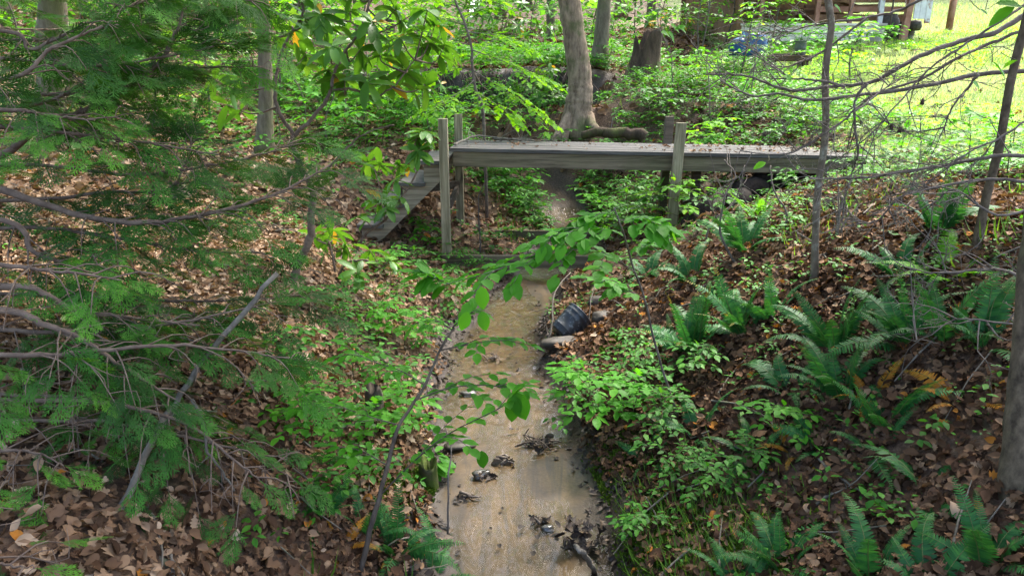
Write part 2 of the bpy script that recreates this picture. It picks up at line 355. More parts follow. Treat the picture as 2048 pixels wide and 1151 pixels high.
def curl(T, cx, cy, tw):
    v = T[0].copy(); v[:, 2] += cx*v[:, 0]**2+cy*(v[:, 1]-.5)**2; a = tw*(v[:, 1]-.5)
    x, z = v[:, 0].copy(), v[:, 2].copy(); v[:, 0] = x*np.cos(a)-z*np.sin(a); v[:, 2] = x*np.sin(a)+z*np.cos(a); v[:, 1] -= .5; return v, T[1]
OAK = leaf_t([.015, .10, .06, .24, .10, .33, .13, .28, .10, .12, 0], [0, .14, .22, .34, .42, .56, .64, .76, .84, .93, 1], .05, 0)
POP = leaf_t([.02, .26, .36, .22, .40, .30, 0], [0, .12, .3, .5, .68, .82, .8], .05, 0)
DRY = [curl(OAK, 1.1, .5, .5), curl(OAK, -.6, .9, -.8), curl(T_MAP, 1.3, -.6, .6), curl(T_MAP, -.7, .6, -.5), curl(T_BEECH, 2.0, .6, .7), curl(T_BEECH, 1.0, -.8, -1.0), curl(POP, .9, .6, .6)]
# ------------------------------------------------------------------ ground, water
def lawn(x, y):
    return sst(-.3, .6, x-(3.35+.13*(np.asarray(y)-7)+.5*fbm(np.asarray(x)*.5, np.asarray(y)*.5, 41)))*sst(6.6, 7.9, y+.35*(x-3.5))
def axis(a, b, fa, fb, fine, gr=1.12):
    v = list(np.arange(fa, fb+1e-6, fine)); s = fine
    while v[-1] < b: s = min(s*(gr if v[-1] < 16 else 1.12), 1.3); v.append(v[-1]+s)
    s = fine
    while v[0] > a: s = min(s*1.12, 1.3); v.insert(0, v[0]-s)
    return np.array(v)
gx = axis(-70, 70, -3.6, 4.4, .045); gy = axis(-14, 95, 1.2, 9.5, .045, 1.012)
GX, GY = np.meshgrid(gx, gy); GZ = H(GX, GY)
nx, ny = len(gx), len(gy)
g = MB(); i = np.arange(ny-1)[:, None]*nx; j = np.arange(nx-1)[None]
g.add(np.stack([GX, GY, GZ], -1).reshape(-1, 3), q=np.stack([i+j, i+j+1, i+nx+j+1, i+nx+j], -1).reshape(-1, 4))
ground = tag(obj('ground', g, M['ground']), 'brown forest floor falling to the stream from both banks', kind='structure')
sd = np.abs(GX-CX(GY)+.06*fbm(GX*1.7, GY*1.7, 3))-HW(GY)
en = .17*fbm(GX*3.3, GY*3.3, 51)
mud_shade = (sst(-.10, .02, sd+en)*(1-sst(.12, .34, sd+en)))*(1-sst(10, 12, GY))
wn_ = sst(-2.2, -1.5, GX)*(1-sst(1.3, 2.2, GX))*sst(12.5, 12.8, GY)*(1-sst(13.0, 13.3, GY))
hol = np.exp(-(((GX-2.35)/.55)**2+((GY-7.45)/.7)**2))  # ground darkened in the hollow: shade under the bridge end put into colour
for nm, val in (('sand', (1-sst(-.04, .10, sd+en))*(1-sst(9.6, 11, GY))), ('mud_shade', np.maximum(np.maximum(mud_shade*.85, wn_*.97), hol*.8)), ('green', lawn(GX, GY))):
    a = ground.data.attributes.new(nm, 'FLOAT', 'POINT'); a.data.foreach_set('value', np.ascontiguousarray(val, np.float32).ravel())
w = MB(); yv = np.arange(.9, 10.2, .06); uv = np.linspace(-1.12, 1.12, 15)
WX = CX(yv)[:, None]+uv[None]*(HW(yv)[:, None]+.06); WY = np.broadcast_to(yv[:, None], WX.shape)
i = np.arange(len(yv)-1)[:, None]*15; j = np.arange(14)[None]
w.add(np.stack([WX, WY, ZB(WY)+.010+.006*fbm(WX*3, WY*2, 61)], -1).reshape(-1, 3), q=np.stack([i+j, i+j+1, i+15+j+1, i+15+j], -1).reshape(-1, 4))
tag(obj('stream_water', w, M['water']), 'shallow clear water running over tan sand', kind='structure')

def nrmH(x, y, e=.05):
    return nrm(np.stack([-(H(x+e, y)-H(x-e, y))/(2*e), -(H(x, y+e)-H(x, y-e))/(2*e), np.ones_like(x)], -1))
def sdist(x, y): return np.abs(x-CX(y)+.06*fbm(x*1.7, y*1.7, 3))-HW(y)

# ------------------------------------------------------------------ leaf litter
lit = MB()
def litter(n, x0, x1, y0, y1, s0, s1, tilt, lift, seed):
    g = np.random.default_rng(seed)
    x = g.uniform(x0, x1, n); y = g.uniform(y0, y1, n)
    sd = sdist(x, y); wetk = sd+.1*fbm(x*4, y*4, 51)
    keep = (wetk > .07+.22*g.random(n)**2*(y < 9)) & (g.random(n) > lawn(x, y)*.96) & (np.abs(x) < y*.92+1.0)
    keep &= ~((y > 12.6) & (y < 13.2) & (x > -1.7) & (x < 1.5))
    patch = fbm(x*1.1, y*1.1, 71)
    keep &= g.random(n) < np.clip(.95+1.0*patch-.12*(x > CX(y))*(patch < .1), .5, 1)
    x, y = x[keep], y[keep]; m = len(x); N = nrmH(x, y)
    N = nrm(N+g.normal(0, tilt, (m, 3)))
    a = g.uniform(0, 2*np.pi, m); D = np.stack([np.cos(a), np.sin(a), np.zeros(m)], -1); D = D-N*np.sum(D*N, -1, keepdims=True)
    z = H(x, y)+.006+lift*g.random(m)**1.5
    S = g.uniform(s0, s1, m)*np.where(y < 3.2, .8, 1); right = x > CX(y)
    tone = np.clip(np.where(right, .31, .62-.17*(1-sst(2.4, 3.6, y))*(x < -.4))+.06*(y > 5)+g.normal(0, .2, m)+.25*fbm(x*.7, y*.7, 77), 0, .96)  # leaves at near left darkened: the conifer's shade put into their tone
    tone = np.where(g.random(m) < np.where(right, .018, .008), 1.0, tone)
    k = g.integers(0, len(DRY), m); k = np.where(g.random(m) < .3, 4, k)
    for q in range(len(DRY)):
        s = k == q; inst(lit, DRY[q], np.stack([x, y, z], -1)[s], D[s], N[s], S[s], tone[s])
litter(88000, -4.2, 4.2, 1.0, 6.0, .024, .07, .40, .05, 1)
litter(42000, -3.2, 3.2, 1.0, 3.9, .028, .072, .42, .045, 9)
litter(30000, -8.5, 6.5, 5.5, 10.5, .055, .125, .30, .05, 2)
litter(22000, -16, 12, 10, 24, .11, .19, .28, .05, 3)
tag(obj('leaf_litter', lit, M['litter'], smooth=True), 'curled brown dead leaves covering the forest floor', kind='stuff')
tl = MB(); g_ = np.random.default_rng(6)
for k in range(1100):
    x = g_.uniform(-5, 5); y = g_.uniform(1.3, 10)
    if sdist(x, y) < .08 or abs(x) > y*.9+.8: continue
    a = g_.uniform(0, 6.28); L = g_.uniform(.06, .35); d = np.array([math.cos(a), math.sin(a)])*L; xs = x+np.array([0, .5, 1])*d[0]+g_.normal(0, .02, 3); ysx = y+np.array([0, .5, 1])*d[1]
    tube(tl, np.stack([xs, ysx, H(xs, ysx)+.03+g_.uniform(0, .03, 3)], -1), np.array([.004, .003, .0015])*g_.uniform(.6, 1.5), 4, rnd=.5, cap=False)
tag(obj('twig_litter', tl, M['deadwood']), 'small dry twigs strewn through the dead leaves', kind='stuff')
# dark soaked scraps along the water's edge
ws = MB(); g_ = np.random.default_rng(5)
y = g_.uniform(1.6, 9, 3600); sgn = np.where(g_.random(3600) < .5, -1, 1); e = g_.normal(.11, .07, 3600)
x = CX(y)+sgn*(HW(y)+e); N = nrm(nrmH(x, y)+g_.normal(0, .25, (3600, 3))); a = g_.uniform(0, 6.28, 3600)
D = np.stack([np.cos(a), np.sin(a), 0*a], -1); P = np.stack([x, y, np.maximum(H(x, y), ZB(y)+.012)+.006], -1); S = g_.uniform(.012, .055, 3600)
for q in range(3):
    s = slice(q*1200, q*1200+1200); inst(ws, DRY[q*2], P[s], D[s], N[s], S[s], np.clip(g_.normal(.4, .25, 1200), 0, 1))
y = g_.uniform(1.7, 8.5, 420); y = y+.12*np.round(g_.normal(0, 1, 420)); x = CX(y)+g_.uniform(-.9, .9, 420)*HW(y); a = g_.normal(1.3, .5, 420)
kk = fbm(x*3, y*3, 91) > .12; x, y, a = x[kk], y[kk], a[kk]
inst(ws, DRY[4], np.stack([x, y, np.maximum(H(x, y), ZB(y)+.012)+.004], -1), np.stack([np.cos(a), np.sin(a), 0*a], -1), (0, 0, 1), g_.uniform(.012, .045, len(x)), .25)
tag(obj('sodden_leaf_scraps', ws, M['wetleaf']), 'black sodden leaf scraps along the stream edges', kind='stuff')

# ------------------------------------------------------------------ footbridge
ZD = 1.235
BT = .0195                                             # the deck falls 2 cm a metre towards the right bank
L0 = np.array([-.62, 7.2, ZD]); BL = 4.28; BW = 1.02; bx = np.array([1., 0, 0]); by = np.array([0, 1., 0]); bz = np.array([0, 0, 1.]); AX = np.stack([nrm(np.array([1, 0, -BT])), by, nrm(np.array([BT, 0, 1]))])
def BP(u, v, z): return np.array([L0[0]+u, L0[1]+v, z-(BT*u if z > .9 and 0 < u else 0)])
bo = BP(BL/2, BW/2, float(H(*BP(BL/2, BW/2, 0)[:2])))
bridge = empty('footbridge', bo, 'weathered grey timber footbridge with four posts spanning the sandy stream', 'footbridge')
dk = MB()
for k in range(7):
    box(dk, BP(BL/2+.01*(k % 3), .073+k*.152, ZD-.019+.002*(k % 2)), (BL+.04, .144, .038), AX, rnd=k/7)
bevel(obj('deck', dk, M['deckwood'], bridge, bo, False), .005)
for v in (.045, BW-.04):
    b = MB(); box(b, BP(BL/2, v, ZD-.042-.075), (BL-.02, .045, .15), AX); bevel(obj('beam', b, M['beamwood'], bridge, bo, False), .004)
def post(u, v, top, mat, lean=0):
    b = MB(); p = BP(u, v, 0); z0 = float(H(p[0], p[1]))-.25
    beam(b, BP(u, v, z0), BP(u+lean, v, top), .092, .092, up=by); return bevel(obj('post', b, M[mat], bridge, bo, False), .005)
post(-.07, -.055, 1.53, 'postwood', -.005); post(-.005, BW+.05, 1.525, 'postwood')
uR = 2.31
post(uR-.03, -.055, 1.535, 'postwood', .045); post(uR+.12, BW+.05, 1.545, 'darkwood', .02)
for v, z in ((-.125, .06), (BW+.115, .06)):
    b = MB(); beam(b, BP(-.12, v, z+.01), BP(uR+.08, v, z), .04, .14, up=(0, 0, 1)); bevel(obj('cross_board', b, M['beamwood'], bridge, bo, False), .004)
b = MB(); beam(b, BP(-.62, .45, .72), BP(-.01, BW-.02, .72), .04, .085); bevel(obj('brace', b, M['darkwood'], bridge, bo, False), .003)
b = MB(); beam(b, BP(-.03, .0, .66), BP(-.03, BW, .66), .04, .09); bevel(obj('brace', b, M['darkwood'], bridge, bo, False), .003)
b = MB(); beam(b, BP(uR+.35, .5, .3), BP(uR+.35, .5, ZD-.05), .085, .085, up=by); bevel(obj('prop', b, M['darkwood'], bridge, bo, False), .003)
# stairs going down to the left bank
run, rise = .228, .222; ns = 4
stair = bpy.data.objects.new('staircase', None); COL.objects.link(stair); stair.parent = bridge
for v in (.06, BW-.06):
    st = MB(); U = -.07-run*ns; zb_ = ZD-.17-rise*ns
    # lower edge of the board: a straight line parallel to the flight
    low = lambda u: (zb_-.02)+(u-(U+.10))*rise/run if u > U+.10 else zb_-.02
    for k in range(ns):                                   # one wedge under each step, side by side
        u1 = -.07-run*k; u0 = u1-run; z = ZD-.17-rise*k
        pr = [(u0, low(u0)), (u1, low(u1)), (u1, z), (u0, z)]
        V = [BP(a, v+d, c) for d in (-.02, .02) for a, c in pr]
        st.add(V, q=[(0, 1, 2, 3), (7, 6, 5, 4), (0, 4, 5, 1), (3, 2, 6, 7), (0, 3, 7, 4), (1, 5, 6, 2)], rnd=.5)
    obj('stringer', st, M['stairwood'], stair, bo, False)
for k in range(ns):
    z = ZD-.17-rise*k; b = MB(); box(b, BP(-.07-run*(k+.5)-.012, BW/2, z+.021), (run+.05, BW+.05, .04), AX); bevel(obj('tread', b, M['deckwood'], stair, bo, False), .004)
# leaves and bits lying on the deck
dl = MB(); u = rng.uniform(.1, BL-.1, 150); u = np.where(rng.random(150) < .5, u*.45+BL*.52, u); v = rng.uniform(.05, BW-.05, 150); P = L0*np.array([1, 1, 0])+u[:, None]*np.array([1, 0, -BT])+v[:, None]*by+np.array([0, 0, ZD+.012])
a = rng.uniform(0, 6.28, 150); inst(dl, DRY[1], P[:75], np.stack([np.cos(a), np.sin(a), 0*a], -1)[:75], nrm(np.array([0, 0, 1])+rng.normal(0, .25, (75, 3))), rng.uniform(.03, .09, 75), rng.uniform(.05, .75, 75))
inst(dl, DRY[4], P[75:], np.stack([np.cos(a), np.sin(a), 0*a], -1)[75:], nrm(np.array([0, 0, 1])+rng.normal(0, .3, (75, 3))), rng.uniform(.02, .06, 75), rng.uniform(.1, .8, 75))
tag(obj('deck_leaf_litter', dl, M['litter']), 'dry leaf scraps scattered on the bridge deck', kind='stuff')

def stick(name, pts, r0, r1, mat, label, cat='branch', twigs=0, seed=0, group=None, n=16, lift=0):
    p = smooth_line(pts, n); mb = MB(); g = np.random.default_rng(seed)
    p = p+np.concatenate([g.normal(0, r0*.35, (n, 3))]); tube(mb, p, np.linspace(r0, r1, n), 12 if r1 > .05 else 7, jit=.07 if r1 > .05 else .25, seed=seed)
    for k in range(twigs):
        t = g.uniform(.25, .95); a = p[int(t*(n-1))]; d = nrm(p[-1]-p[0]+g.normal(0, .6*np.linalg.norm(p[-1]-p[0]), 3))*g.uniform(.1, .35)
        q = smooth_line([a, a+d*.5+g.normal(0, .02, 3), a+d], 6); tube(mb, q, np.linspace(r1*.8, r1*.3, 6), 5)
    return tag(obj(name, mb, M[mat], None, p[0]), label, cat, group)
q = lambda a, b, up=.02: BP(a, b, ZD+up)
stick('fallen_branch', [q(.02, .12), q(.12, .42, .06), q(.22, .70, .07), q(.45, .80, .05), q(.8, .85, .02)], .012, .006, 'deadwood', 'pale forked dead branch lying across the left end of the bridge deck', twigs=6, seed=3)
stick('fallen_branch', [q(.42, .88, .03), q(.62, .86, .03), q(.95, .95, .02), q(1.15, .9, .02)], .016, .006, 'deadwood', 'lichen crusted stick lying along the rear edge of the bridge deck', twigs=9, seed=4)

# ------------------------------------------------------------------ bucket, stones and wood in the stream
bc = gp(1140, 668); bc[2] = float(H(bc[0], bc[1]))
bdep = depth(bc)
bA = pt(1122, 664, bdep-.12); bB = pt(1166, 624, bdep-.08)
ax = nrm(bB-bA); bb = MB(); bx1 = nrm(np.cross(ax, [0, 0, 1.])); by1 = np.cross(bx1, ax); prof = []
hb = .26; bs_ = .86
for t, r in [(0, 0), (0, .100), (.008, .106), (.05, .109), (.053, .112), (.058, .112), (.061, .110), (.16, .119), (.165, .124), (.175, .1245), (.185, .1215), (.21, .123), (.214, .128), (.224, .128), (.23, .1245), (.252, .126), (.256, .131), (.262, .130), (.262, .121), (.02, .098), (.02, 0)]:
    prof.append((t, r))
n = 40; an = np.arange(n)*2*np.pi/n; V = []
c0 = bA-ax*.02
for t, r in prof: V.append(c0+ax*t*bs_+(np.cos(an)[:, None]*bx1+np.sin(an)[:, None]*by1)*r*bs_)
V = np.concatenate(V); i = np.arange(len(prof)-1)[:, None]*n; j = np.arange(n)[None]; j2 = (j+1) % n
bb.add(V, q=np.stack([i+j, i+j2, i+n+j2, i+n+j], -1).reshape(-1, 4))
bk = empty('bucket', bc, 'dirty black plastic bucket tipped on its side at the stream edge below the bridge', 'bucket')
obj('shell', bb, M['bucket'], bk, bc)

def stone(px, py, s, label, mat='stone', seed=0, rz=0, cat='stone', sink=.4, name='stone'):
    p = gp(px, py); mb = MB(); rock(mb, p+np.array([0, 0, s[2]*(1-sink)]), s, seed, rz, .4); return tag(obj(name, mb, M[mat], None, p), label, cat)
stone(1195, 612, (.085, .06, .05), 'rounded grey stone on the bank just above the black bucket', seed=4)
stone(1205, 642, (.09, .065, .045), 'larger tan stone touching the right side of the black bucket', seed=9, rz=.3)
stone(1128, 690, (.15, .07, .05), 'flat tan stone half under the black bucket', seed=12, rz=.2, sink=.7)
stone(937, 792, (.055, .035, .022), 'dark wet pebble in the sand upstream of the stick dam', 'wetstone', 5, .2)
stone(962, 955, (.045, .03, .02), 'small pale topped stone parting the water below the stick dam', 'wetstone', 15, .4)
stone(920, 893, (.085, .06, .025), 'flat square edged stone at the left edge of the stream', 'stone', 21, .2)
stone(1095, 1062, (.03, .022, .018), 'two toned pebble beside the leaf jam in the water', 'wetstone', 8)

def jam(name, px, py, rad, ns_, nl, label, seed, hgt=.08, el=.3):
    p = gp(px, py); p[2] = max(p[2], float(ZB(p[1])+.006)); rad *= .8; g = np.random.default_rng(seed); e = empty(name, p, label, 'driftwood')
    t = MB(); l = MB()
    for k in range(ns_):
        a = g.uniform(0, 6.28); d = np.array([math.cos(a), math.sin(a)*.6, g.normal(el*.5, el)]); L = rad*g.uniform(.5, 1.3); c = p+g.normal(0, rad*.3, 3)*[1, .7, 0]+[0, 0, .015]
        tube(t, smooth_line([c-d*L*.5*[1, 1, .15], c+g.normal(0, .015, 3), c+d*L*.5], 7), np.linspace(.007, .003, 7)*g.uniform(.4, 1.2), 6)
    m = nl; P = p+g.normal(0, 1, (m, 3))*[rad*.38, rad*.25, 0]+np.stack([0*np.arange(m), 0*np.arange(m), g.random(m)*hgt], -1); a = g.uniform(0, 6.28, m)
    for q_ in range(3):
        s = slice(q_, None, 3); inst(l, DRY[q_*2], P[s], np.stack([np.cos(a), np.sin(a), g.normal(0, .4, m)], -1)[s], nrm(g.normal(0, .6, (m, 3))+[0, -.3, .8])[s], g.uniform(.03, .075, m)[s], g.uniform(.2, 1, m)[s])
    obj('twigs', t, M['twig'] if ns_ < 9 else M['barkdark'], e, p); obj('leaf_clump', l, M['wetleaf'], e, p)
jam('driftwood_jam', 1155, 1095, .14, 10, 48, 'dark jam of sodden leaves and sticks at the near right of the stream', 3, .12, .5)
jam('driftwood_jam', 1075, 890, .17, 14, 18, 'low dam of black sticks jutting from the right bank into the stream', 4, .03, .25)
jam('driftwood_jam', 1005, 924, .10, 7, 12, 'flat streak of black wet leaves and twigs in midstream', 6, .012, .04)
jam('driftwood_jam', 968, 955, .07, 4, 8, 'little knot of wet leaves caught on the pale stone', 7, .015, .05)
jam('driftwood_jam', 1078, 1052, .06, 3, 9, 'small dark curl of wet leaves beside the two toned pebble', 8, .03, .1)
jam('driftwood_jam', 985, 722, .16, 6, 12, 'thin line of black twigs across the sand left of the bucket', 12, .01, .03)
jam('driftwood_jam', 930, 1000, .10, 5, 6, 'loose wet twigs at the left edge of the near sand', 13, .01, .05)
stick('leaning_stick', [pt(1090, 690, bdep-.25)-[0, 0, .02], pt(1103, 655, bdep-.2), pt(1106, 610, bdep-.1), pt(1112, 580, bdep), pt(1140, 545, bdep+.3)], .009, .004, 'deadwood', 'thin pale stick standing in the sand left of the bucket', 'stick', 1, 6)
stick('leaning_stick', [gp(1165, 665), pt(1178, 635, bdep-.05), pt(1182, 600, bdep), pt(1190, 570, bdep+.1)], .007, .003, 'deadwood', 'thin brown stick standing right of the bucket', 'stick', 1, 7)
stick('leaning_stick', [pt(895, 1010, 2.6)-[0, 0, .12], pt(896, 960, 2.62), pt(903, 900, 2.7), pt(890, 850, 2.75)], .004, .0025, 'twig', 'black bare twig standing in the left shallows', 'stick', 0, 8)
stick('leaning_stick', [gp(1190, 1148)+[0, 0, .01], pt(1165, 1105, 2.2), pt(1150, 1090, 2.25)], .011, .006, 'deadwood', 'broken stick poking from the leaf jam towards the viewer', 'stick', 0, 9)

# ------------------------------------------------------------------ logs and stumps
lg = stick('mossy_log', [py_(1165, 266, 9.6), py_(1200, 268, 9.55), py_(1250, 266, 9.5), py_(1290, 272, 9.4)], .055, .085, 'stumpwood', 'mossy rounded log lying just beyond the middle of the bridge deck', 'log', 0, 21, n=15)
A = gp(1395, 445); B = py_(1575, 335, 7.9)
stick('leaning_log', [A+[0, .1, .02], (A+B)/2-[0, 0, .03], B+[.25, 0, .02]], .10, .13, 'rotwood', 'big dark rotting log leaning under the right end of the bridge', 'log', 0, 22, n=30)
0 and stick('leaning_log', [py_(1500, 405, 7.0), py_(1560, 372, 7.4), py_(1640, 352, 7.7)], .12, .15, 'rotwood', 'second black log wedged in the hollow beneath the bridge end', 'log', 0, 24, n=20)
def stump(name, px, py, h, r, label, mat, seed, lean=(0, 0), jag=.25, Y=None):
    p = gp(px, py) if Y is None else py_(px, py, Y); mb = MB(); n = 28; k = 14; g = np.random.default_rng(seed); an = np.arange(n)*2*np.pi/n
    V = []; top = h*(1-jag+jag*2*(.5+vnoise(np.cos(an)*1.3+seed, np.sin(an)*1.3, seed)))
    for i in range(k):
        t = i/(k-1); rr = r*(1+.9*(1-t)**3*(.6+.8*(.5+vnoise(np.cos(an)*2+seed, np.sin(an)*2, seed+3))))*(1+.14*fbm(np.cos(an)*3+t*2, np.sin(an)*3, seed+5))
        z = top*t-.15*(1-t); V.append(np.stack([p[0]+rr*np.cos(an)+lean[0]*t, p[1]+rr*np.sin(an)+lean[1]*t, p[2]+z], -1))
    V.append(np.stack([p[0]+.55*r*np.cos(an)+lean[0], p[1]+.55*r*np.sin(an)+lean[1], p[2]+top*.45], -1))
    V.append(np.stack([p[0]+.01*r*np.cos(an)+lean[0], p[1]+.01*r*np.sin(an)+lean[1], p[2]+top*.35], -1))
    i = np.arange(k+1)[:, None]*n; j = np.arange(n)[None]; j2 = (j+1) % n
    mb.add(np.concatenate(V), q=np.stack([i+j, i+j2, i+n+j2, i+n+j], -1).reshape(-1, 4)); return tag(obj(name, mb, M[mat], None, p), label, 'stump')
stump('tree_stump', 1282, 150, .66, .25, 'tall jagged dark stump with leafy sprouts on the bank right of the big trunk', 'stumpwood', 4, (.12, 0), .42)
stump('tree_stump', 752, 850, .20, .045, 'short broken dark stub on the left bank beside the stream', 'barkdark', 8, (0, 0), .2)
stump('tree_stump', 858, 972, .13, .045, 'moss covered short stub at the left water line', 'mossystub', 10)
stump('tree_stump', 365, 410, .16, .07, 'small mossy stub among the leaves behind the conifer boughs', 'barkmoss', 9)

# ------------------------------------------------------------------ things by the lawn
def gq(px, py): return gp(px, py)
sy = 17.6
sl = py_(1478, 104, sy)[0]; sr = py_(1764, 100, sy)[0]; zg = float(min(H(sl, sy), H(sr, sy)))-.1
shp = np.array([(sl+sr)/2, sy, zg]); shed = empty('woodshed', shp, 'open sided timber shed with a pale concrete block wall above the lawn', 'shed')
ztop = py_(1600, 52, sy)[2]; ww = MB(); cs = [-.02, -.02]
nb = 3; bh = (ztop-zg)/nb
for c in range(nb):
    box(ww, ((sl+sr)/2, sy+.1+.003*c, zg+bh*(c+.5)), (sr-sl, .2, bh-.012))
bevel(obj('foundation', ww, M['concrete'], shed, shp, False), .01)
b = MB(); box(b, ((sl+sr)/2, sy+.09, ztop+.03), (sr-sl+.05, .26, .05)); obj('sill', b, M['concrete'], shed, shp, False)
b = MB(); box(b, (sl-.05, sy+3.0, ztop+.5), (.12, 6, 3.2)); obj('end_wall', b, M['lumber'], shed, shp, False)
b = MB(); box(b, ((sl+sr)/2+.6, sy+5.5, ztop+.7), (sr-sl+1.6, .1, 3.4)); obj('rear_wall', b, M['lumber'], shed, shp, False)
for k, (px, m, wd) in enumerate([(1524, 'shedwood', .1), (1637, 'shedwood', .10), (1704, 'shedwood', .08), (1764, 'paint', .11)]):
    x = py_(px, 20, sy)[0]; b = MB(); box(b, (x, sy+.06, ztop+1.15), (wd, .1, 2.2)); obj('post', b, M[m], shed, shp, False)
x1 = py_(1812, 30, sy-.3)[0]; b = MB(); beam(b, (x1, sy-.3, float(H(x1, sy-.3))-.1), (x1+.16, sy-.3, ztop+2.2), .14, .12, up=(0, 1, 0)); obj('post', b, M['shedwood'], shed, shp, False)
for z, m in ((.42, 'lumber'), (.62, 'shedwood'), (.85, 'lumber')):
    b = MB(); box(b, (py_(1712, 20, sy)[0]+.3, sy+.35, ztop+z-.22), (2.2, .05, .12 if m == 'shedwood' else .16)); obj('rail', b, M[m], shed, shp, False)
b = MB(); g_ = np.random.default_rng(3)
for k in range(34):
    c = np.array([g_.uniform(sl+.2, sr+.5), sy+g_.uniform(.7, 3.4), ztop-.1+g_.uniform(0, 1.0)]); a = g_.normal(0, .5); d = np.array([math.cos(a), math.sin(a)*.5, g_.normal(0, .12)]); L = g_.uniform(.5, 1.4); beam(b, c-d*L/2, c+d*L/2, g_.uniform(.05, .2), g_.uniform(.03, .1))
obj('stacked_lumber', b, M['lumber'], shed, shp, False)
b = MB(); box(b, ((sl+sr)/2+.5, sy+2.6, ztop+2.5), (sr-sl+2.6, 6.6, .06), np.stack([[1, 0, 0], [0, .985, .17], [0, -.17, .985]])); obj('roof', b, M['roofmetal'], shed, shp, False)
b = MB()
for k, px in enumerate((1834, 1846, 1858)):
    x = py_(px, 20, sy-.1)[0]; box(b, (x, sy-.1+.004*k, ztop+.9+.05*(k % 2)), (.13, .03, 1.5+.1*k))
obj('siding_board', b, M['paint'], shed, shp, False)
rk = MB()
for k in range(9): rock(rk, (py_(1790, 70, sy+.2)[0]+g_.uniform(-.35, .45), sy+g_.uniform(.1, .9), float(H(shp[0]+1.9, sy))+g_.uniform(.05, .4)), g_.uniform(.12, .28, 3), k, g_.uniform(0, 6), .3)
tag(obj('rubble', rk, M['stone'], None, (py_(1790, 70, sy)[0], sy, zg)), 'grey rubble heaped at the open right corner of the shed', kind='stuff')
x = py_(1905, 15, 19)[0]; b = MB(); box(b, (x, 19, float(H(x, 19))+.55), (.12, .12, 1.4), None); tag(obj('fence_post', b, M['shedwood'], None, (x, 19, float(H(x, 19)))), 'pale square wooden post standing alone right of the shed', 'post')
b = MB(); beam(b, (py_(1778, 60, sy-.2)[0], sy-.2, ztop-.55), (py_(1790, 0, sy-.2)[0], sy-.15, ztop+1.2), .035, .035); tag(obj('leaning_pole', b, M['darkwood'], None, (py_(1778, 60, sy-.2)[0], sy-.2, ztop-.55)), 'thin dark pole leaning in the shed opening beside the white corner board', 'pole')
# a blue tarpaulin over something squarish
tp = gp(1502, 124); V, Q = sphere_v(40, 26); Vp = np.sign(V)*np.abs(V)**.7*np.array([.36, .30, .22]); Vp[:, 2] = np.maximum(Vp[:, 2], -.26)
Vp[:, 2] += .10*(Vp[:, 0] > -.1)*(Vp[:, 2] > .1); Vp += .05*fbm(Vp[:, 0]*7, Vp[:, 1]*7+Vp[:, 2]*5, 6)[:, None]*nrm(V)
b = MB(); b.add(tp+Vp+[0, .3, .26], q=Q); tag(obj('tarpaulin', b, M['tarp'], None, tp), 'crumpled blue tarpaulin over a low heap left of the concrete wall', 'tarpaulin')
fp = gp(1572, 140); fb = empty('bench', fp, 'low rusty dark bench on short legs at the lawn edge', 'bench')
b = MB(); box(b, fp+[0, 0, .20], (.80, .34, .10)); bevel(obj('seat', b, M['rust'], fb, fp, False), .01)
for sx in (-.3, .3):
    b = MB(); box(b, fp+[sx, 0, .05], (.10, .28, .22)); obj('leg', b, M['rust'], fb, fp, False)
b = MB(); box(b, fp+[-.12, -.05, .268], (.42, .16, .03)); bevel(obj('board', b, M['darkwood'], fb, fp, False), .004)
cp_ = fp+[.22, 0, .254]; b = MB(); V = []; an = np.arange(20)*2*np.pi/20
for z, r in ((0, 0), (0, .095), (.01, .1), (.11, .1), (.115, .103), (.125, .1), (.25, .1), (.255, .104), (.26, .1), (.26, .09), (.05, .09), (.05, 0)): V.append(cp_+np.stack([r*np.cos(an), r*np.sin(an), np.full(20, z)], -1))
i = np.arange(11)[:, None]*20; j = np.arange(20)[None]; j2 = (j+1) % 20; b.add(np.concatenate(V), q=np.stack([i+j, i+j2, i+20+j2, i+20+j], -1).reshape(-1, 4))
tag(obj('can', b, M['can'], None, cp_), 'grey green metal can standing on the rusty bench', 'can')
# ------------------------------------------------------------------ foliage helpers
UP = np.array([0, 0, 1.])
def twig_leaves(lf, p, leaf, T, g, dens=.5, ang=52, start=.12, droop=.07, jn=.17, rmid=.5, rs=.2):
    p = np.asarray(p); seg = np.linalg.norm(np.diff(p, axis=0), axis=1); cum = np.concatenate([[0], np.cumsum(seg)]); L = cum[-1]
    s = np.arange(L*start, L, leaf*dens)
    if len(s) == 0: return
    s = s+g.normal(0, leaf*.1, len(s)); P = np.stack([np.interp(s, cum, p[:, k]) for k in range(3)], -1)
    tg = nrm(np.stack([np.interp(s, cum, np.gradient(p[:, k], cum)) for k in range(3)], -1))
    side = nrm(np.cross(tg, UP)+1e-4); sg = np.where(np.arange(len(s)) % 2, 1., -1.)[:, None]; a = R(ang)+g.normal(0, .2, (len(s), 1))
    D = tg*np.cos(a)+side*sg*np.sin(a); D[:, 2] -= droop; D += g.normal(0, .12, D.shape)
    N = UP+g.normal(0, jn, D.shape)
    sz = leaf*(g.uniform(.65, 1.1, len(s)))
    inst(lf, T, np.vstack([P, p[-1:]]), np.vstack([D, tg[-1:]-[0, 0, droop]]), np.vstack([N, [UP]]), np.append(sz, leaf), np.clip(g.normal(rmid, rs, len(s)+1), 0, 1))
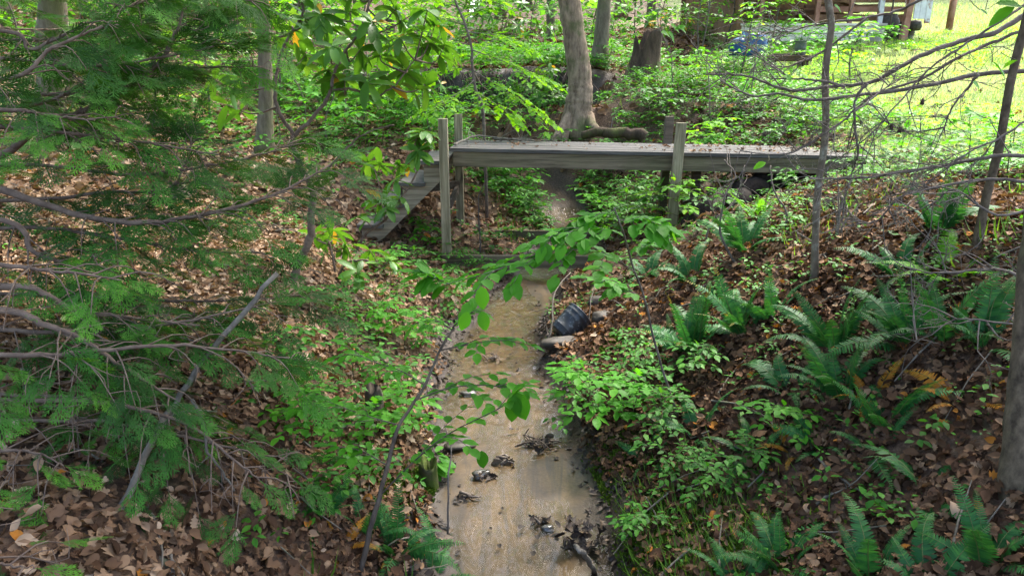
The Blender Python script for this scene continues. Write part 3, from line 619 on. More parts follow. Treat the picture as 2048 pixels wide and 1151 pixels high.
def plant(st, lf, base, h, lean, nb, bl, leaf, T, seed, r=.006, t0=.25, el=(.1, .5), dens=.5, sub=1, rmid=.5, flat=.7):
    """a stemmed leafy plant: a bent stem, branches in flat layers, leaves in two ranks"""
    g = np.random.default_rng(seed); base = np.asarray(base, float); ln = np.array([lean[0], lean[1], 0])
    P = smooth_line([base-[0, 0, .05], base+ln*.15*h+UP*h*.35+g.normal(0, .04*h, 3)*[1, 1, 0], base+ln*.5*h+UP*h*.7+g.normal(0, .04*h, 3)*[1, 1, 0], base+ln*h+UP*h], 16)
    tube(st, P, np.linspace(r, r*.35, 16), 6)
    twig_leaves(lf, P[11:], leaf*.85, T, g, dens, rmid=rmid)
    for k in range(nb):
        t = t0+(1-t0)*((k+.5)/nb)**.9; a = k*2.4+g.normal(0, .35); e = g.uniform(*el); L = bl*(1.15-.65*t)*g.uniform(.7, 1.2); o = P[min(15, int(t*15))]
        d = np.array([math.cos(a)*math.cos(e), math.sin(a)*math.cos(e), math.sin(e)]); q = smooth_line([o, o+d*L*.5+UP*L*.05, o+d*L-UP*L*.12*flat], 7)
        tube(st, q, np.linspace(r*.5, r*.2, 7), 4, cap=False); twig_leaves(lf, q, leaf, T, g, dens, rmid=rmid+.1*math.sin(a))
        if sub:
            for m in range(2):
                tt = g.uniform(.25, .7); o2 = q[int(tt*6)]; a2 = a+(1 if m else -1)*g.uniform(.5, 1.0); d2 = np.array([math.cos(a2), math.sin(a2), math.sin(e)*.4]); L2 = L*g.uniform(.4, .7)
                q2 = smooth_line([o2, o2+d2*L2*.5+UP*.03*L2, o2+d2*L2-UP*L2*.1], 5); tube(st, q2, np.linspace(r*.3, r*.15, 5), 4, cap=False); twig_leaves(lf, q2, leaf*.9, T, g, dens, rmid=rmid+.1*math.sin(a))
def new_plant(name, label, cat, group, base, args, lmat, smat='stem', parts=('stem', 'foliage')):
    st, lf = MB(), MB(); plant(st, lf, base, **args); e = empty(name, base, label, cat, group)
    obj(parts[0], st, M[smat], e, base); obj(parts[1], lf, M[lmat], e, base); return e

# ------------------------------------------------------------------ broad-leaved undergrowth along the banks
protos = []
for k in range(6):
    a = dict(h=[.26, .22, .32, .19, .28, .36][k], lean=(.15*math.cos(k*2), .15*math.sin(k*2)), nb=[7, 8, 6, 7, 9, 8][k], bl=[.26, .24, .26, .22, .30, .30][k], leaf=[.060, .050, .085, .052, .056, .078][k], T=[T_OV, T_SM, T_MAP, T_OV, T_SM, T_BEECH][k], seed=40+k, r=.004, dens=.62, rmid=.5)
    protos.append((a,))
used = {}
def shrub(px, py, k, s, label, rz=0, group='leafy seedlings along the stream banks', base=None, mat='shrubleaf'):
    if mat == 'shrubleaf' and k in (2, 5): mat = 'beech'
    b = gp(px, py) if base is None else base
    if (k, mat) not in used:
        e = new_plant('seedling_shrub', label, 'shrub', group, np.zeros(3), protos[k][0], mat); used[(k, mat)] = e
    else: e = copy_tree(used[(k, mat)])
    e.location = b; e.rotation_euler = (0, 0, rz); e.scale = (s, s, s); e['label'] = label; e['group'] = group; return e
SH = [
 (690, 640, 4, .9, 'seedling in bright dry leaves right of the rhododendron foot'), (625, 640, 1, .9, 'low seedling left of the rhododendron foot'), (755, 690, 5, .8, 'seedling on the left bank between the rhododendron and the stream'), (600, 730, 3, 1.0, 'seedling in dry leaves beneath the long broken branch tip'),
 (560, 820, 0, .8, 'seedling at the right edge of the conifer boughs'), (810, 700, 2, .9, 'large leafed seedling on the left bank opposite the bucket'), (760, 780, 4, .8, 'seedling behind the near beech sapling stem on the left bank'), (600, 900, 5, .7, 'seedling under the lowest conifer sprays'), (900, 620, 0, .9, 'seedling overhanging the left water line below the front cross board'),
 (712, 770, 0, .95, 'leafy green seedling on the left bank, level with the black bucket'),
 (650, 845, 1, .9, 'low seedling in the dry leaves left of the broken stub'),
 (745, 905, 2, .8, 'seedling just below the broken stub on the left bank'),
 (815, 795, 1, 1.0, 'seedling hanging over the left stream edge above the sapling fork'),
 (850, 700, 4, .9, 'bushy seedling over the left water line opposite the black bucket'),
 (790, 640, 0, .9, 'seedling on the left bank below the rhododendron whorls'),
 (880, 590, 3, 1.2, 'small leafed seedling below the front left bridge post'),
 (840, 560, 4, 1.05, 'wide low seedling at the foot of the bridge stairs'),
 (780, 560, 5, .75, 'pale seedling left of the stair foot'),
 (905, 540, 1, 1.1, 'bushy seedling hiding the base of the front left post'),
 (850, 500, 5, .9, 'seedling growing up under the bridge stairs'),
 (960, 555, 3, 1.0, 'seedling leaning over the front cross board of the bridge'),
 (680, 900, 3, .8, 'tiny seedling in dry leaves far left of the near stream'),
 (720, 990, 0, .7, 'seedling beside the near beech sapling stem on the left bank'),
 (640, 1010, 3, .7, 'low seedling among big dry leaves near the lower left'),
 (820, 870, 5, .75, 'seedling overhanging the flat square stone'),
 (690, 690, 4, .8, 'seedling in the bright dry leaves below the rhododendron mound'),
 (1165, 800, 4, .85, 'wide leafy seedling right of the stream below the bucket'),
 (1135, 850, 0, .75, 'seedling at the right water line below the bucket'),
 (1235, 800, 1, 1.0, 'dense seedling on the right bank between stream and ferns'),
 (1180, 860, 5, 1.0, 'tall seedling above the stick dam on the right bank'),
 (1260, 850, 2, .9, 'seedling on the dark earth above the mossy right bank'),
 (1290, 750, 1, .85, 'seedling on dry leaves right of the bucket stones'),
 (1262, 705, 3, .8, 'seedling just right of the tan bucket stone'),
 (1185, 572, 3, .8, 'seedling beneath the right half of the front cross board'),
 (1250, 570, 0, .95, 'seedling under the front cross board near the right post'),
 (1330, 880, 4, .9, 'pale seedling left of the arching dark fern on the right bank'),
 (1400, 760, 3, 1.0, 'single stemmed seedling between the upright fern clumps'),
 (1350, 960, 1, .8, 'seedling on the mossy right bank above the moss cushion'),
 (1480, 960, 3, .9, 'small bright seedling beside the dead orange fern'),
 (1560, 900, 5, .6, 'thin seedling right of the dead orange fern'),
 (1280, 1090, 3, .7, 'seedling at the foot of the moss cushion'),
 (1420, 1000, 0, .6, 'seedling in the thin grass on the right bank'),
]
for k, (px, py, v, s, lab) in enumerate(SH): shrub(px, py, v, s, lab, k*1.3)
SB = [
 (1385, 505, 4, .8, 'shrub at the foot of the front right post, on its right side'), (1292, 505, 2, .8, 'shrub at the foot of the front right post, on its left side'), (1425, 455, 0, 1.2, 'shrub below the hollow beneath the right bridge end'),
 (1200, 470, 5, 1.5, 'tall bushy shrub behind the bridge boards left of the right post'),
 (1260, 465, 4, 1.7, 'broad bushy shrub behind the front right post'),
 (1315, 455, 2, 1.5, 'shrub against the inner side of the rear right post'),
 (1175, 410, 0, 1.3, 'shrub beside the stream bend beyond the bridge'),
 (1080, 470, 3, 1.3, 'low shrub at the stream bend under the middle of the bridge'),
 (1000, 380, 5, 1.3, 'shrub on the leafy slope seen under the left half of the bridge'),
 (1060, 365, 2, 1.4, 'shrub on the leafy slope seen under the middle of the bridge'),
 (960, 360, 4, 1.2, 'shrub just right of the rear left post under the deck'),
 (1405, 345, 5, 1.3, 'shrub under the deck right of the front right post'),
 (1440, 400, 1, 1.3, 'shrub beside the leaning rotten log under the bridge'),
 (1370, 420, 3, 1.2, 'shrub at the foot of the leaning rotten log'),
 (1330, 395, 0, 1.3, 'shrub leaning on the rear right post under the deck'),
]
for k, (px, py, v, s, lab) in enumerate(SB): shrub(px, py, v, s, lab, k*1.9+.4, 'shrubs around and under the bridge')
SD = [
 (6.9, 1365, 232, 4, 1.9, 'bright leafy shrub rising behind the right posts of the bridge'), (9.3, 1420, 240, 5, 1.7, 'leafy shrub beyond the deck under the bare twigs'),
 (9.4, 1250, 236, 4, 1.6, 'low shrub on the slope right of the big trunk foot'), (10.4, 1230, 205, 1, 2.0, 'shrub right of the big trunk at knee height of the bank'),
 (10.8, 1300, 190, 0, 2.0, 'shrub on the slope below the jagged stump'), (11.6, 1390, 195, 4, 2.0, 'shrub on the slope right of the jagged stump'),
 (10.2, 1470, 225, 3, 2.2, 'shrub beyond the deck left of the lichened thin trunk'), (9.2, 1560, 262, 4, 1.5, 'shrub by the deck edge left of the lichened thin trunk'),
 (9.6, 980, 262, 4, 1.6, 'shrub behind the deck at the slender maple stem'), (9.4, 1070, 268, 1, 1.7, 'shrub behind the deck left of the big trunk foot'),
 (10.0, 890, 240, 5, 1.6, 'shrub behind the left bridge posts'), (13.4, 1215, 150, 4, 1.7, 'shrub at the foot of the second trunk'),
 (9.0, 700, 300, 4, 1.7, 'shrub at the top of the leaf strewn slope above the stairs'), (10.0, 780, 270, 5, 1.8, 'shrub left of the left bridge posts, furthest back'), (9.6, 640, 275, 2, 1.8, 'shrub between the rhododendron fork and the slender grey trunk'),
 (9.8, 1020, 255, 5, 1.6, 'shrub behind the deck right of the slender maple'), (11.8, 960, 235, 4, 1.9, 'shrub below the undercut bank behind the slender maple'), (11.5, 860, 225, 0, 2.2, 'shrub in the thicket left of the slender maple'), (11.0, 1120, 225, 1, 1.8, 'shrub between the bank rhododendron and the big trunk'),
 (9.0, 1190, 262, 3, 1.5, 'low shrub in front of the big trunk foot'), (10.4, 590, 262, 4, 1.9, 'shrub behind the forked rhododendron, low on the slope'), (10.8, 660, 250, 1, 2.2, 'shrub in the thicket behind the forked rhododendron'), (9.4, 720, 285, 5, 1.7, 'shrub over the leaf strewn slope left of the back post'), (11.6, 790, 232, 5, 2.2, 'shrub deep in the thicket left of the bridge posts'), (11.8, 900, 225, 4, 2.1, 'shrub in the thicket straight behind the left bridge posts'), (10.6, 850, 250, 2, 2.0, 'shrub behind the left end of the deck'), (10.5, 1040, 240, 4, 1.9, 'shrub halfway between the slender maple and the big trunk'), (6.9, 1590, 335, 4, 1.3, 'low shrub at the foot of the lichened trunk under the deck end'), (6.3, 1700, 372, 1, 1.3, 'shrub on the bank just below the right end of the bridge'), (6.6, 1790, 345, 5, 1.4, 'shrub right of the bridge end at the lawn edge'), (6.0, 1850, 385, 4, 1.3, 'shrub on the lawn edge in front of the leaning right trunk'), (6.5, 1930, 360, 2, 1.5, 'shrub on the lawn edge behind the leaning right trunk'), (5.8, 2010, 400, 4, 1.4, 'shrub on the lawn edge at the right border'), (5.2, 1760, 430, 1, 1.2, 'shrub on leaf litter left of the dusky fern clump'), (4.7, 1990, 480, 5, 1.2, 'shrub right of the dusky fern clump'), (14.6, 1000, 110, 4, 2.0, 'shrub on the lip of the undercut bank'), (14.6, 1080, 105, 1, 2.0, 'shrub on the lip of the bank beside the big trunk'), (12.6, 740, 200, 4, 2.4, 'shrub in the thicket far left of the slender maple'),
]
for k, (Y, px, py, v, s, lab) in enumerate(SD):
    p = py_(px, py, Y if Y < 7 else max(Y, 8.9)); p[2] = H(p[0], p[1]); shrub(0, 0, v, s, lab, k*2.2, 'shrubs on the slope behind the bridge' if Y > 7 else 'shrubs along the lawn edge', p, 'maple' if k in (0, 1, 5, 13, 19, 24) else 'shrubleaf')

# low ground cover nobody could count
gc = MB(); gcl = np.random.default_rng(21)
def cover(n, x0, x1, y0, y1, s0, s1, h, T, mask, mb=None, r0=.5):
    mb = gc if mb is None else mb
    x = gcl.uniform(x0, x1, n); y = gcl.uniform(y0, y1, n); k = mask(x, y) > gcl.random(n); k &= sdist(x, y) > .1; x, y = x[k], y[k]; m = len(x)
    if m == 0: return
    nl = 5; a = np.repeat(gcl.uniform(0, 6.28, m), nl)+np.tile(np.arange(nl)*2*np.pi/nl, m)+gcl.normal(0, .25, m*nl); hh = np.repeat(gcl.uniform(.25, 1, m)*h, nl)
    P = np.stack([np.repeat(x, nl), np.repeat(y, nl), np.repeat(H(x, y), nl)+hh], -1)+np.stack([np.cos(a), np.sin(a), gcl.normal(0, .6, m*nl)], -1)*.012
    inst(mb, T, P, np.stack([np.cos(a), np.sin(a), gcl.normal(.0, .3, m*nl)], -1), UP+gcl.normal(0, .25, (m*nl, 3)), np.repeat(gcl.uniform(s0, s1, m), nl)*gcl.uniform(.7, 1.1, m*nl), np.clip(np.repeat(gcl.normal(r0, .2, m), nl)+gcl.normal(0, .1, m*nl), 0, 1))
pm = lambda f, a, b, s: (lambda x, y: sst(a, b, fbm(x*f, y*f, s)))
cover(3600, -3.5, -.2, 1.4, 8, .02, .045, .10, T_SM, pm(1.3, -.05, .5, 31)); cover(3600, .2, 3.8, 1.4, 8.5, .018, .045, .10, T_SM, pm(1.3, -.1, .5, 32)); cover(5200, 1.6, 6, 4.2, 7.8, .025, .055, .14, T_SM, pm(1.1, -.3, .35, 37), r0=.65)
cover(5200, -9, 3, 7.5, 14, .05, .09, .28, T_SM, pm(.8, -.2, .3, 33)); cover(6000, -5, 1.2, 9, 14.5, .05, .095, .42, T_SM, pm(.9, -.5, .0, 38), r0=.55); cover(4200, .8, 4.8, 8.3, 14.5, .04, .085, .25, T_SM, pm(.9, -.35, .15, 34))
cover(4500, -16, 8, 12.8, 24, .09, .15, .4, T_SM, pm(.5, -.25, .2, 35), r0=.6)
tag(obj('ground_cover', gc, M['shrubleaf']), 'scattered small green seedlings and herbs over both banks', kind='stuff')
cover(900, -3.5, -.2, 1.4, 8, .045, .075, .16, T_BEECH, pm(1.1, -.1, .5, 131), r0=.35); cover(1100, .2, 4, 1.4, 8, .04, .07, .16, T_MAP, pm(1.1, -.1, .5, 132), r0=.35)
lc = MB(); cover(12000, 3.0, 13, 6, 19, .035, .08, .14, T_SM, lambda x, y: lawn(x, y)*sst(-.25, .3, fbm(x*.8, y*.8, 36)), lc, .7)
tag(obj('lawn_herbs', lc, M['maple']), 'bright broad leaved weeds through the sunny lawn', kind='stuff')
T_BL = (np.array([[-.035, 0, 0], [.035, 0, 0], [-.02, .5, .03], [.02, .5, .03], [0, 1, -.12]]), np.array([[0, 1, 3], [0, 3, 2], [2, 3, 4]]))
def blades(mb, n, x0, x1, y0, y1, h0, h1, mask, spread=.5, seed=1):
    g = np.random.default_rng(seed); x = g.uniform(x0, x1, n); y = g.uniform(y0, y1, n); k = (mask(x, y) > g.random(n)) & (sdist(x, y) > .08); x, y = x[k], y[k]; m = len(x)
    a = g.uniform(0, 6.28, m); inst(mb, T_BL, np.stack([x, y, H(x, y)-.005], -1), np.stack([np.cos(a)*spread, np.sin(a)*spread, np.ones(m)], -1)+g.normal(0, .15, (m, 3)), np.stack([np.cos(a), np.sin(a), -.6+0*a], -1), g.uniform(h0, h1, m), np.clip(g.normal(.5, .22, m)+.6*fbm(x*.9, y*.9, 44), 0, 1))
gr = MB(); blades(gr, 60000, 2.8, 10, 5.6, 14, .05, .14, lawn, .8, 2); blades(gr, 50000, 4, 22, 13, 27, .10, .22, lawn, .8, 3)
tag(obj('lawn_grass', gr, M['grass']), 'sunlit yellow green grass on the slope below the shed', kind='stuff')
sg = MB(); blades(sg, 9000, 1.5, 6, 4.0, 7.2, .06, .16, pm(1.4, -.1, .4, 47), .9, 7); blades(sg, 16000, -3, 4, 1.4, 9, .06, .20, pm(1.6, .30, .6, 46), .9, 4)
blades(sg, 5200, .45, 1.15, 1.7, 2.9, .04, .14, lambda x, y: np.exp(-(((x-.72)/.22)**2+((y-2.25)/.42)**2)), 1.1, 5)
blades(sg, 9000, -8, 3.5, 8, 14, .10, .25, pm(.9, .1, .5, 48), .8, 6)
tag(obj('wild_grass', sg, M['sedge']), 'thin wild grass tufts on the stream banks', kind='stuff')
ms = MB()
def moss(n, cx, cy, rx, ry, seed):
    g = np.random.default_rng(seed); x = cx+g.normal(0, rx, n); y = cy+g.normal(0, ry, n); k = sdist(x, y) > .04; x, y = x[k], y[k]; m = len(x); a = g.uniform(0, 6.28, m)
    inst(ms, T_DI, np.stack([x, y, H(x, y)+.004+.02*np.exp(-((x-cx)/rx)**2-((y-cy)/ry)**2)*g.random(m)], -1), np.stack([np.cos(a), np.sin(a), g.uniform(.3, 1.6, m)], -1), nrm(nrmH(x, y)+g.normal(0, .4, (m, 3))), g.uniform(.010, .024, m), np.clip(.5+.8*fbm(x*6, y*6, seed), 0, 1))
for n, px, py, rx, ry, s in ((9000, 1345, 1075, .10, .13, 1), (4000, 1270, 900, .08, .08, 2), (4500, 760, 960, .07, .10, 3), (1800, 860, 975, .05, .05, 4), (3000, 1180, 985, .05, .08, 5), (2500, 465, 410, .16, .2, 6), (3500, 250, 520, .25, .3, 7), (2600, 520, 620, .2, .2, 8), (2000, 1225, 690, .06, .06, 9), (3000, 1490, 1130, .12, .08, 10)):
    p = gp(px, py); moss(n, p[0], p[1], rx, ry, s)
tag(obj('moss', ms, M['moss']), 'soft green moss patches on the banks', kind='stuff')

# ------------------------------------------------------------------ ferns
def frond(seed, e0, e1, wid=.16, n=30, tip=0, petiole=.14):
    g = np.random.default_rng(seed); k = 40; s = np.linspace(0, 1, k); e = R(e0)+(R(e1)-R(e0))*s**1.3; sw = g.normal(0, .28)
    P = np.zeros((k, 3)); d = np.stack([np.sin(sw*s), np.cos(e), np.sin(e)], -1); d = nrm(d); P[1:] = np.cumsum((d[1:]+d[:-1])/2/(k-1), axis=0)
    mb = MB(); tube(mb, P, np.linspace(.008, .002, k), 4, rnd=.6, mat=1, cap=False)
    t = petiole+(1-petiole)*(np.arange(n)+.5)/n; Q = np.stack([np.interp(t, s, P[:, j]) for j in range(3)], -1); tg = nrm(np.stack([np.interp(t, s, d[:, j]) for j in range(3)], -1))
    u = (t-petiole)/(1-petiole); L = wid*np.minimum(1, (.45+u/.25))*(1-u)**.62+.012
    if tip: L = np.where(u > 1-tip, L*.55, L)
    side = nrm(np.cross(tg, UP)+1e-5); N = np.cross(side, tg); T = leaf_t([.05, .125, .11, .07, 0], [0, .08, .45, .8, 1], .12, .10)
    v = T[0].copy(); v[:, 0] *= 1.0; T = (v, T[1])
    rn = np.clip(g.normal(.42, .10, n)+.25*u, 0, .84)
    if tip: rn = np.where(u > 1-tip, g.uniform(.93, 1, n), rn)
    for sgn in (-1, 1):
        D = side*sgn*.93+tg*.36-UP*.10+g.normal(0, .05, (n, 3)); wl = .15/(n*L+1e-6)*(1.05)
        keep = g.random(n) > .05
        inst(mb, T, Q[keep], D[keep], (N+side*sgn*.35+g.normal(0, .10, (n, 3)))[keep], L[keep], rn[keep])
    return mb
FR = {}
def frond_mesh(kind, var, alt=0):
    key = (kind, var, alt)
    if key not in FR:
        e0, e1 = [(82, 55), (76, 20), (66, -15), (52, -38), (38, -20)][var]
        FR[key] = frond(70+var+(kind == 'tip')*9+alt*31, e0+alt*5-5, e1-alt*14+10, [.135, .145, .15, .15, .14][var], 30, .25 if kind == 'tip' else 0).mesh('frond', [M['fernb' if kind == 'bright' else 'fernd' if kind == 'dead' else 'fern'], M['fstem']])
    return FR[key]
def fern(px, py, size, n, label, kind='green', style='mix', seed=0, face=None, base=None, group='christmas ferns on the banks'):
    g = np.random.default_rng(seed+500); b = gp(px, py) if base is None else base
    e = empty('fern', b, label, 'fern', group); N = nrmH(np.array([b[0]]), np.array([b[1]]))[0]
    e.rotation_euler = (-N[1]*.5, N[0]*.5, 0)
    for k in range(n):
        var = {'up': [0, 1, 2, 1, 0, 3], 'mix': [0, 1, 2, 1, 3, 2], 'low': [3, 4, 3, 2, 4, 3], 'arch': [2, 3, 1, 2, 3, 2]}[style][k % 6]
        kd = kind if kind != 'tips' else ('tip' if var < 2 and k % 3 != 2 else 'green')
        o = bpy.data.objects.new('frond', frond_mesh(kd, var, int(g.integers(0, 3)))); COL.objects.link(o); o.parent = e
        size_ = size*.86; a = (k*2.39996+g.normal(0, .3)) if face is None else face+g.normal(0, .55)
        s = size_*g.uniform(.62, 1.12); o.location = (-.025*math.sin(a), .025*math.cos(a), -.02); o.rotation_euler = (g.normal(0, .14), g.normal(0, .2), a); o.scale = (s*g.uniform(.9, 1.1), s, s)
    return e
FE = [
 (1385, 705, .52, 15, 'large upright fern clump with yellow frond tips, right of the bucket stones', 'tips', 'up'),
 (1345, 690, .30, 8, 'bushy fern hugging the left side of the yellow tipped clump', 'green', 'mix'),
 (1485, 668, .50, 12, 'upright dark fern clump right of the yellow tipped clump', 'tips', 'up'),
 (1545, 640, .40, 8, 'thin fern leaning right of the dark upright clump', 'green', 'up'),
 (1490, 505, .50, 10, 'fresh green fern on the bank below the middle of the deck end', 'green', 'mix'),
 (1520, 435, .42, 8, 'bright young fern against the dark hollow under the bridge', 'bright', 'up'),
 (1588, 362, .30, 6, 'small yellow green fern in front of the bridge end', 'bright', 'mix'),
 (1385, 560, .46, 9, 'blue green fern beside the foot of the front right post', 'green', 'arch'),
 (1300, 555, .38, 7, 'fern spreading across the end of the front cross board', 'green', 'arch'),
 (1668, 700, .44, 12, 'tall fern clump below the lichened thin trunk', 'green', 'up'),
 (1680, 800, .42, 13, 'big shining fern in the middle of the right bank', 'green', 'mix'),
 (1580, 790, .42, 8, 'long arching fern left of the big shining fern', 'green', 'arch'),
 (1765, 850, .38, 7, 'narrow fern right of the big shining fern', 'green', 'up'),
 (1815, 690, .42, 12, 'fern with silvery upright fronds between the two right trunks', 'green', 'up'),
 (1890, 690, .44, 8, 'shaded fern right of the silvery fern', 'green', 'mix'),
 (1965, 690, .38, 10, 'dark fern beside the right foreground trunk', 'green', 'mix'),
 (1880, 470, .56, 13, 'dusky fern clump high on the bank in front of the leaning right trunk', 'green', 'mix'),
 (1805, 560, .40, 7, 'low fern on bare leaves below the dusky clump', 'green', 'arch'),
 (1890, 560, .40, 7, 'pale low fern beneath the dusky clump', 'bright', 'low'),
 (1395, 870, .36, 7, 'fern with broad blue fronds on the edge of the right bank', 'green', 'arch'),
 (1505, 915, .40, 4, 'single dark arching fern left of the dead orange fern', 'green', 'arch'),
 (1595, 905, .26, 7, 'dead orange fern flat on the right bank', 'dead', 'low'),
 (1640, 890, .26, 5, 'small green fern beside the dead orange fern', 'green', 'low'),
 (1750, 905, .30, 5, 'short drooping fern below the narrow fern', 'green', 'arch'),
 (1565, 1135, .32, 12, 'wide fern clump near the bottom edge left of the tall wide frond', 'green', 'mix'),
 (1740, 1165, .36, 7, 'tall wide fronded fern at the bottom edge', 'green', 'mix'),
 (1855, 1175, .30, 8, 'fern at the bottom edge right of the tall wide frond', 'green', 'arch'),
 (1970, 1135, .32, 9, 'pale fern at the bottom right below the foreground trunk', 'green', 'mix'),
 (1480, 1180, .28, 7, 'fern at the bottom edge above the moss cushion', 'green', 'arch'),
 (1860, 990, .34, 5, 'low spreading fern left of the foreground trunk foot', 'green', 'low'),
 (1925, 800, .28, 5, 'yellowing dead fern left of the foreground trunk', 'dead', 'low'),
 (1745, 795, .22, 4, 'rust coloured dead fronds behind the narrow fern', 'dead', 'arch'),
 (1300, 925, .26, 6, 'little fern on the mossy right bank', 'green', 'arch'),
 (790, 1110, .34, 11, 'dense fern at the bottom left of the stream', 'green', 'mix'),
 (735, 1075, .28, 7, 'small fern behind the beech sapling stem', 'green', 'up'),
 (868, 1165, .34, 5, 'fern reaching over the near stream edge', 'green', 'low'),
 (680, 1090, .20, 6, 'yellow brown dying fern in the dry leaves lower left', 'dead', 'low'),
 (1048, 415, .46, 8, 'fern on the leafy slope seen under the deck', 'green', 'mix'),
 (1080, 455, .36, 6, 'small fern by the stream bend under the deck', 'green', 'arch'),
 (640, 1040, .26, 7, 'dark small fern below the cross of dead branches', 'green', 'mix'),
 (1435, 610, .30, 6, 'low fern between the two upright clumps', 'green', 'arch'),
]
for k, f in enumerate(FE): fern(*f, seed=k)
# drooping weed clump by the mossy stub
p = gp(868, 945); lw = MB(); g_ = np.random.default_rng(2); a = g_.uniform(0, 6.28, 46)
inst(lw, T_RH, p+np.stack([np.cos(a)*.03, np.sin(a)*.03, g_.uniform(.03, .10, 46)], -1), np.stack([np.cos(a), np.sin(a), g_.uniform(-.7, .4, 46)], -1), UP+g_.normal(0, .3, (46, 3)), g_.uniform(.07, .12, 46), g_.uniform(.3, .9, 46))
tag(obj('weed_clump', lw, M['shrubleaf'], None, p), 'drooping bright green weed clump over the mossy stub', 'plant')
# ------------------------------------------------------------------ trees
def crown_mb(c, rad, ncl, seed, leaf=.15, per=26):
    g = np.random.default_rng(seed); mb = MB(); u = nrm(g.normal(0, 1, (ncl, 3)))*g.random((ncl, 1))**.4; C = np.asarray(c)+u*rad
    P = np.repeat(C, per, 0)+g.normal(0, 1, (ncl*per, 3))*np.array([.36, .36, .16]); m = len(P); a = g.uniform(0, 6.28, m)
    inst(mb, T_DI, P, np.stack([np.cos(a), np.sin(a), g.normal(-.2, .3, m)], -1), UP+g.normal(0, .45, (m, 3)), g.uniform(.7, 1.15, m)*leaf, np.clip(g.normal(.5, .22, m), 0, 1)); return mb
def tree(name, pts, rad, label, mat, crown=None, group=None, flare=.7, n=40, sides=18, seed=0, cat='tree', leaf=.15, jit=.16, fl=.35):
    """pts run from the ground up; crown = (dx, dy, z, rx, ry, rz, clumps) above the last point"""
    P = smooth_line(pts, n); s = np.concatenate([[0], np.cumsum(np.linalg.norm(np.diff(P, axis=0), axis=1))]); r = np.interp(s, np.linspace(0, s[-1], len(rad)), rad)
    r = r*(1+flare*np.exp(-s/fl)); P[0, 2] -= .12
    b = P[0]+[0, 0, .12]; e = empty(name, b, label, cat, group); t = MB(); tube(t, P, r, sides, jit=jit, seed=seed)
    obj('trunk', t, M[mat], e, b)
    if crown:
        dx, dy, z, rx, ry, rz, nc = crown; c = P[-1]+np.array([dx, dy, z]); g = np.random.default_rng(seed)
        for k in range(5):
            d = nrm(g.normal(0, 1, 3)*[1, 1, .4]+[0, 0, .5])*np.array([rx, ry, rz])*.75; o = P[-1-k]; q = smooth_line([o, o+(c+d-o)*.5+[0, 0, .2], c+d], 8); w = MB(); tube(w, q, np.linspace(r[-1]*.55, r[-1]*.12, 8), 7); obj('limb', w, M[mat], e, b)
        obj('crown', crown_mb(c, np.array([rx, ry, rz]), nc, seed, leaf), M['canopy'], e, b)
    return e
Yb = 11.3
big = [py_(1152, 252, Yb), py_(1156, 220, Yb), py_(1159, 195, Yb), py_(1160, 165, Yb), py_(1155, 117, Yb), py_(1146, 55, Yb), py_(1139, 0, Yb), py_(1126, -110, Yb+.1), py_(1120, -330, Yb+.2), py_(1130, -560, Yb+.2)]
big[0][2] = H(big[0][0], big[0][1])
bt = tree('forest_tree', big, [.205, .185, .172, .165, .16, .15, .14, .12], 'big grey trunk with a swollen bulge near its foot behind the bridge', 'bark', (1.7, -.8, 1.6, 4.3, 3.6, 2.2, 300), flare=.55, n=60, sides=26, seed=3, fl=.25)  # unseen crown, enlarged and shifted right off its trunk to shade the deck
b = MB()
for (a0, a1) in (((1150, 225), (1108, 283)), ((1140, 235), (1126, 290)), ((1176, 235), (1196, 262))):
    q = smooth_line([py_(*a0, Yb-.05), py_((a0[0]+a1[0])/2-3, (a0[1]+a1[1])/2, Yb-.25), py_(*a1, Yb-.45)], 10); tube(b, q, np.linspace(.12, .05, 10), 9, jit=.2, seed=4)
obj('root', b, M['bark'], bt, Vector(bt.location))
kn = MB(); V, Q = sphere_v(20, 14); kn.add(py_(1164, 190, Yb-.13)+V*np.array([.10, .06, .10])*(1+.25*fbm(V[:, 0]*2, V[:, 2]*2+V[:, 1], 3))[:, None], q=Q); obj('burl', kn, M['bark'], bt, Vector(bt.location))
def trunk_px(px_list, Y, r, name, label, mat, crown=None, seed=0, flare=.6, group=None, ground=True, sides=14, fl=.3):
    pts = [py_(x, y, Y) for x, y in px_list]; pts[0][2] = H(pts[0][0], pts[0][1]); return tree(name, pts, r, label, mat, crown, group, flare, 36, sides, seed, fl=fl)
trunk_px([(1196, 160), (1199, 130), (1204, 60), (1209, 0), (1214, -120), (1222, -380)], 13.6, [.14, .125, .115, .10, .08], 'forest_tree', 'second slimmer mossy trunk just right of the big trunk', 'barkmoss', (1.0, .6, 1.5, 2.6, 2.6, 1.8, 110), 5, .5)
trunk_px([(1101, 70), (1101, 40), (1102, 0), (1104, -200), (1108, -420)], 20, [.115, .11, .10, .08], 'forest_tree', 'pale far trunk standing left of the big trunk', 'barkmoss', (-.5, .5, 1.5, 3, 3, 2, 100), 6)
trunk_px([(529, 306), (530, 243), (532, 174), (530, 122), (528, 70), (524, 0), (516, -150), (505, -420)], 8.9, [.088, .082, .078, .074, .07, .055], 'forest_tree', 'slender grey trunk with a mossy foot behind the rhododendron', 'barkmoss', (-.4, .3, 1.4, 2.8, 2.8, 1.8, 130), 7)
trunk_px([(98, 262), (100, 208), (101, 156), (98, 87), (103, 0), (110, -200), (112, -450)], 9.6, [.16, .15, .145, .14, .12], 'forest_tree', 'thick mossy trunk seen through the conifer at upper left', 'barkmoss', (-.3, .2, 1.8, 3.0, 3.0, 2, 130), 8)
trunk_px([(134, 260), (132, 120), (118, 0), (108, -300)], 10.4, [.10, .09, .08], 'forest_tree', 'pale leaning trunk just behind the thick mossy trunk', 'lichenbark', (0, 0, 1.2, 2.2, 2.2, 1.6, 60), 9)
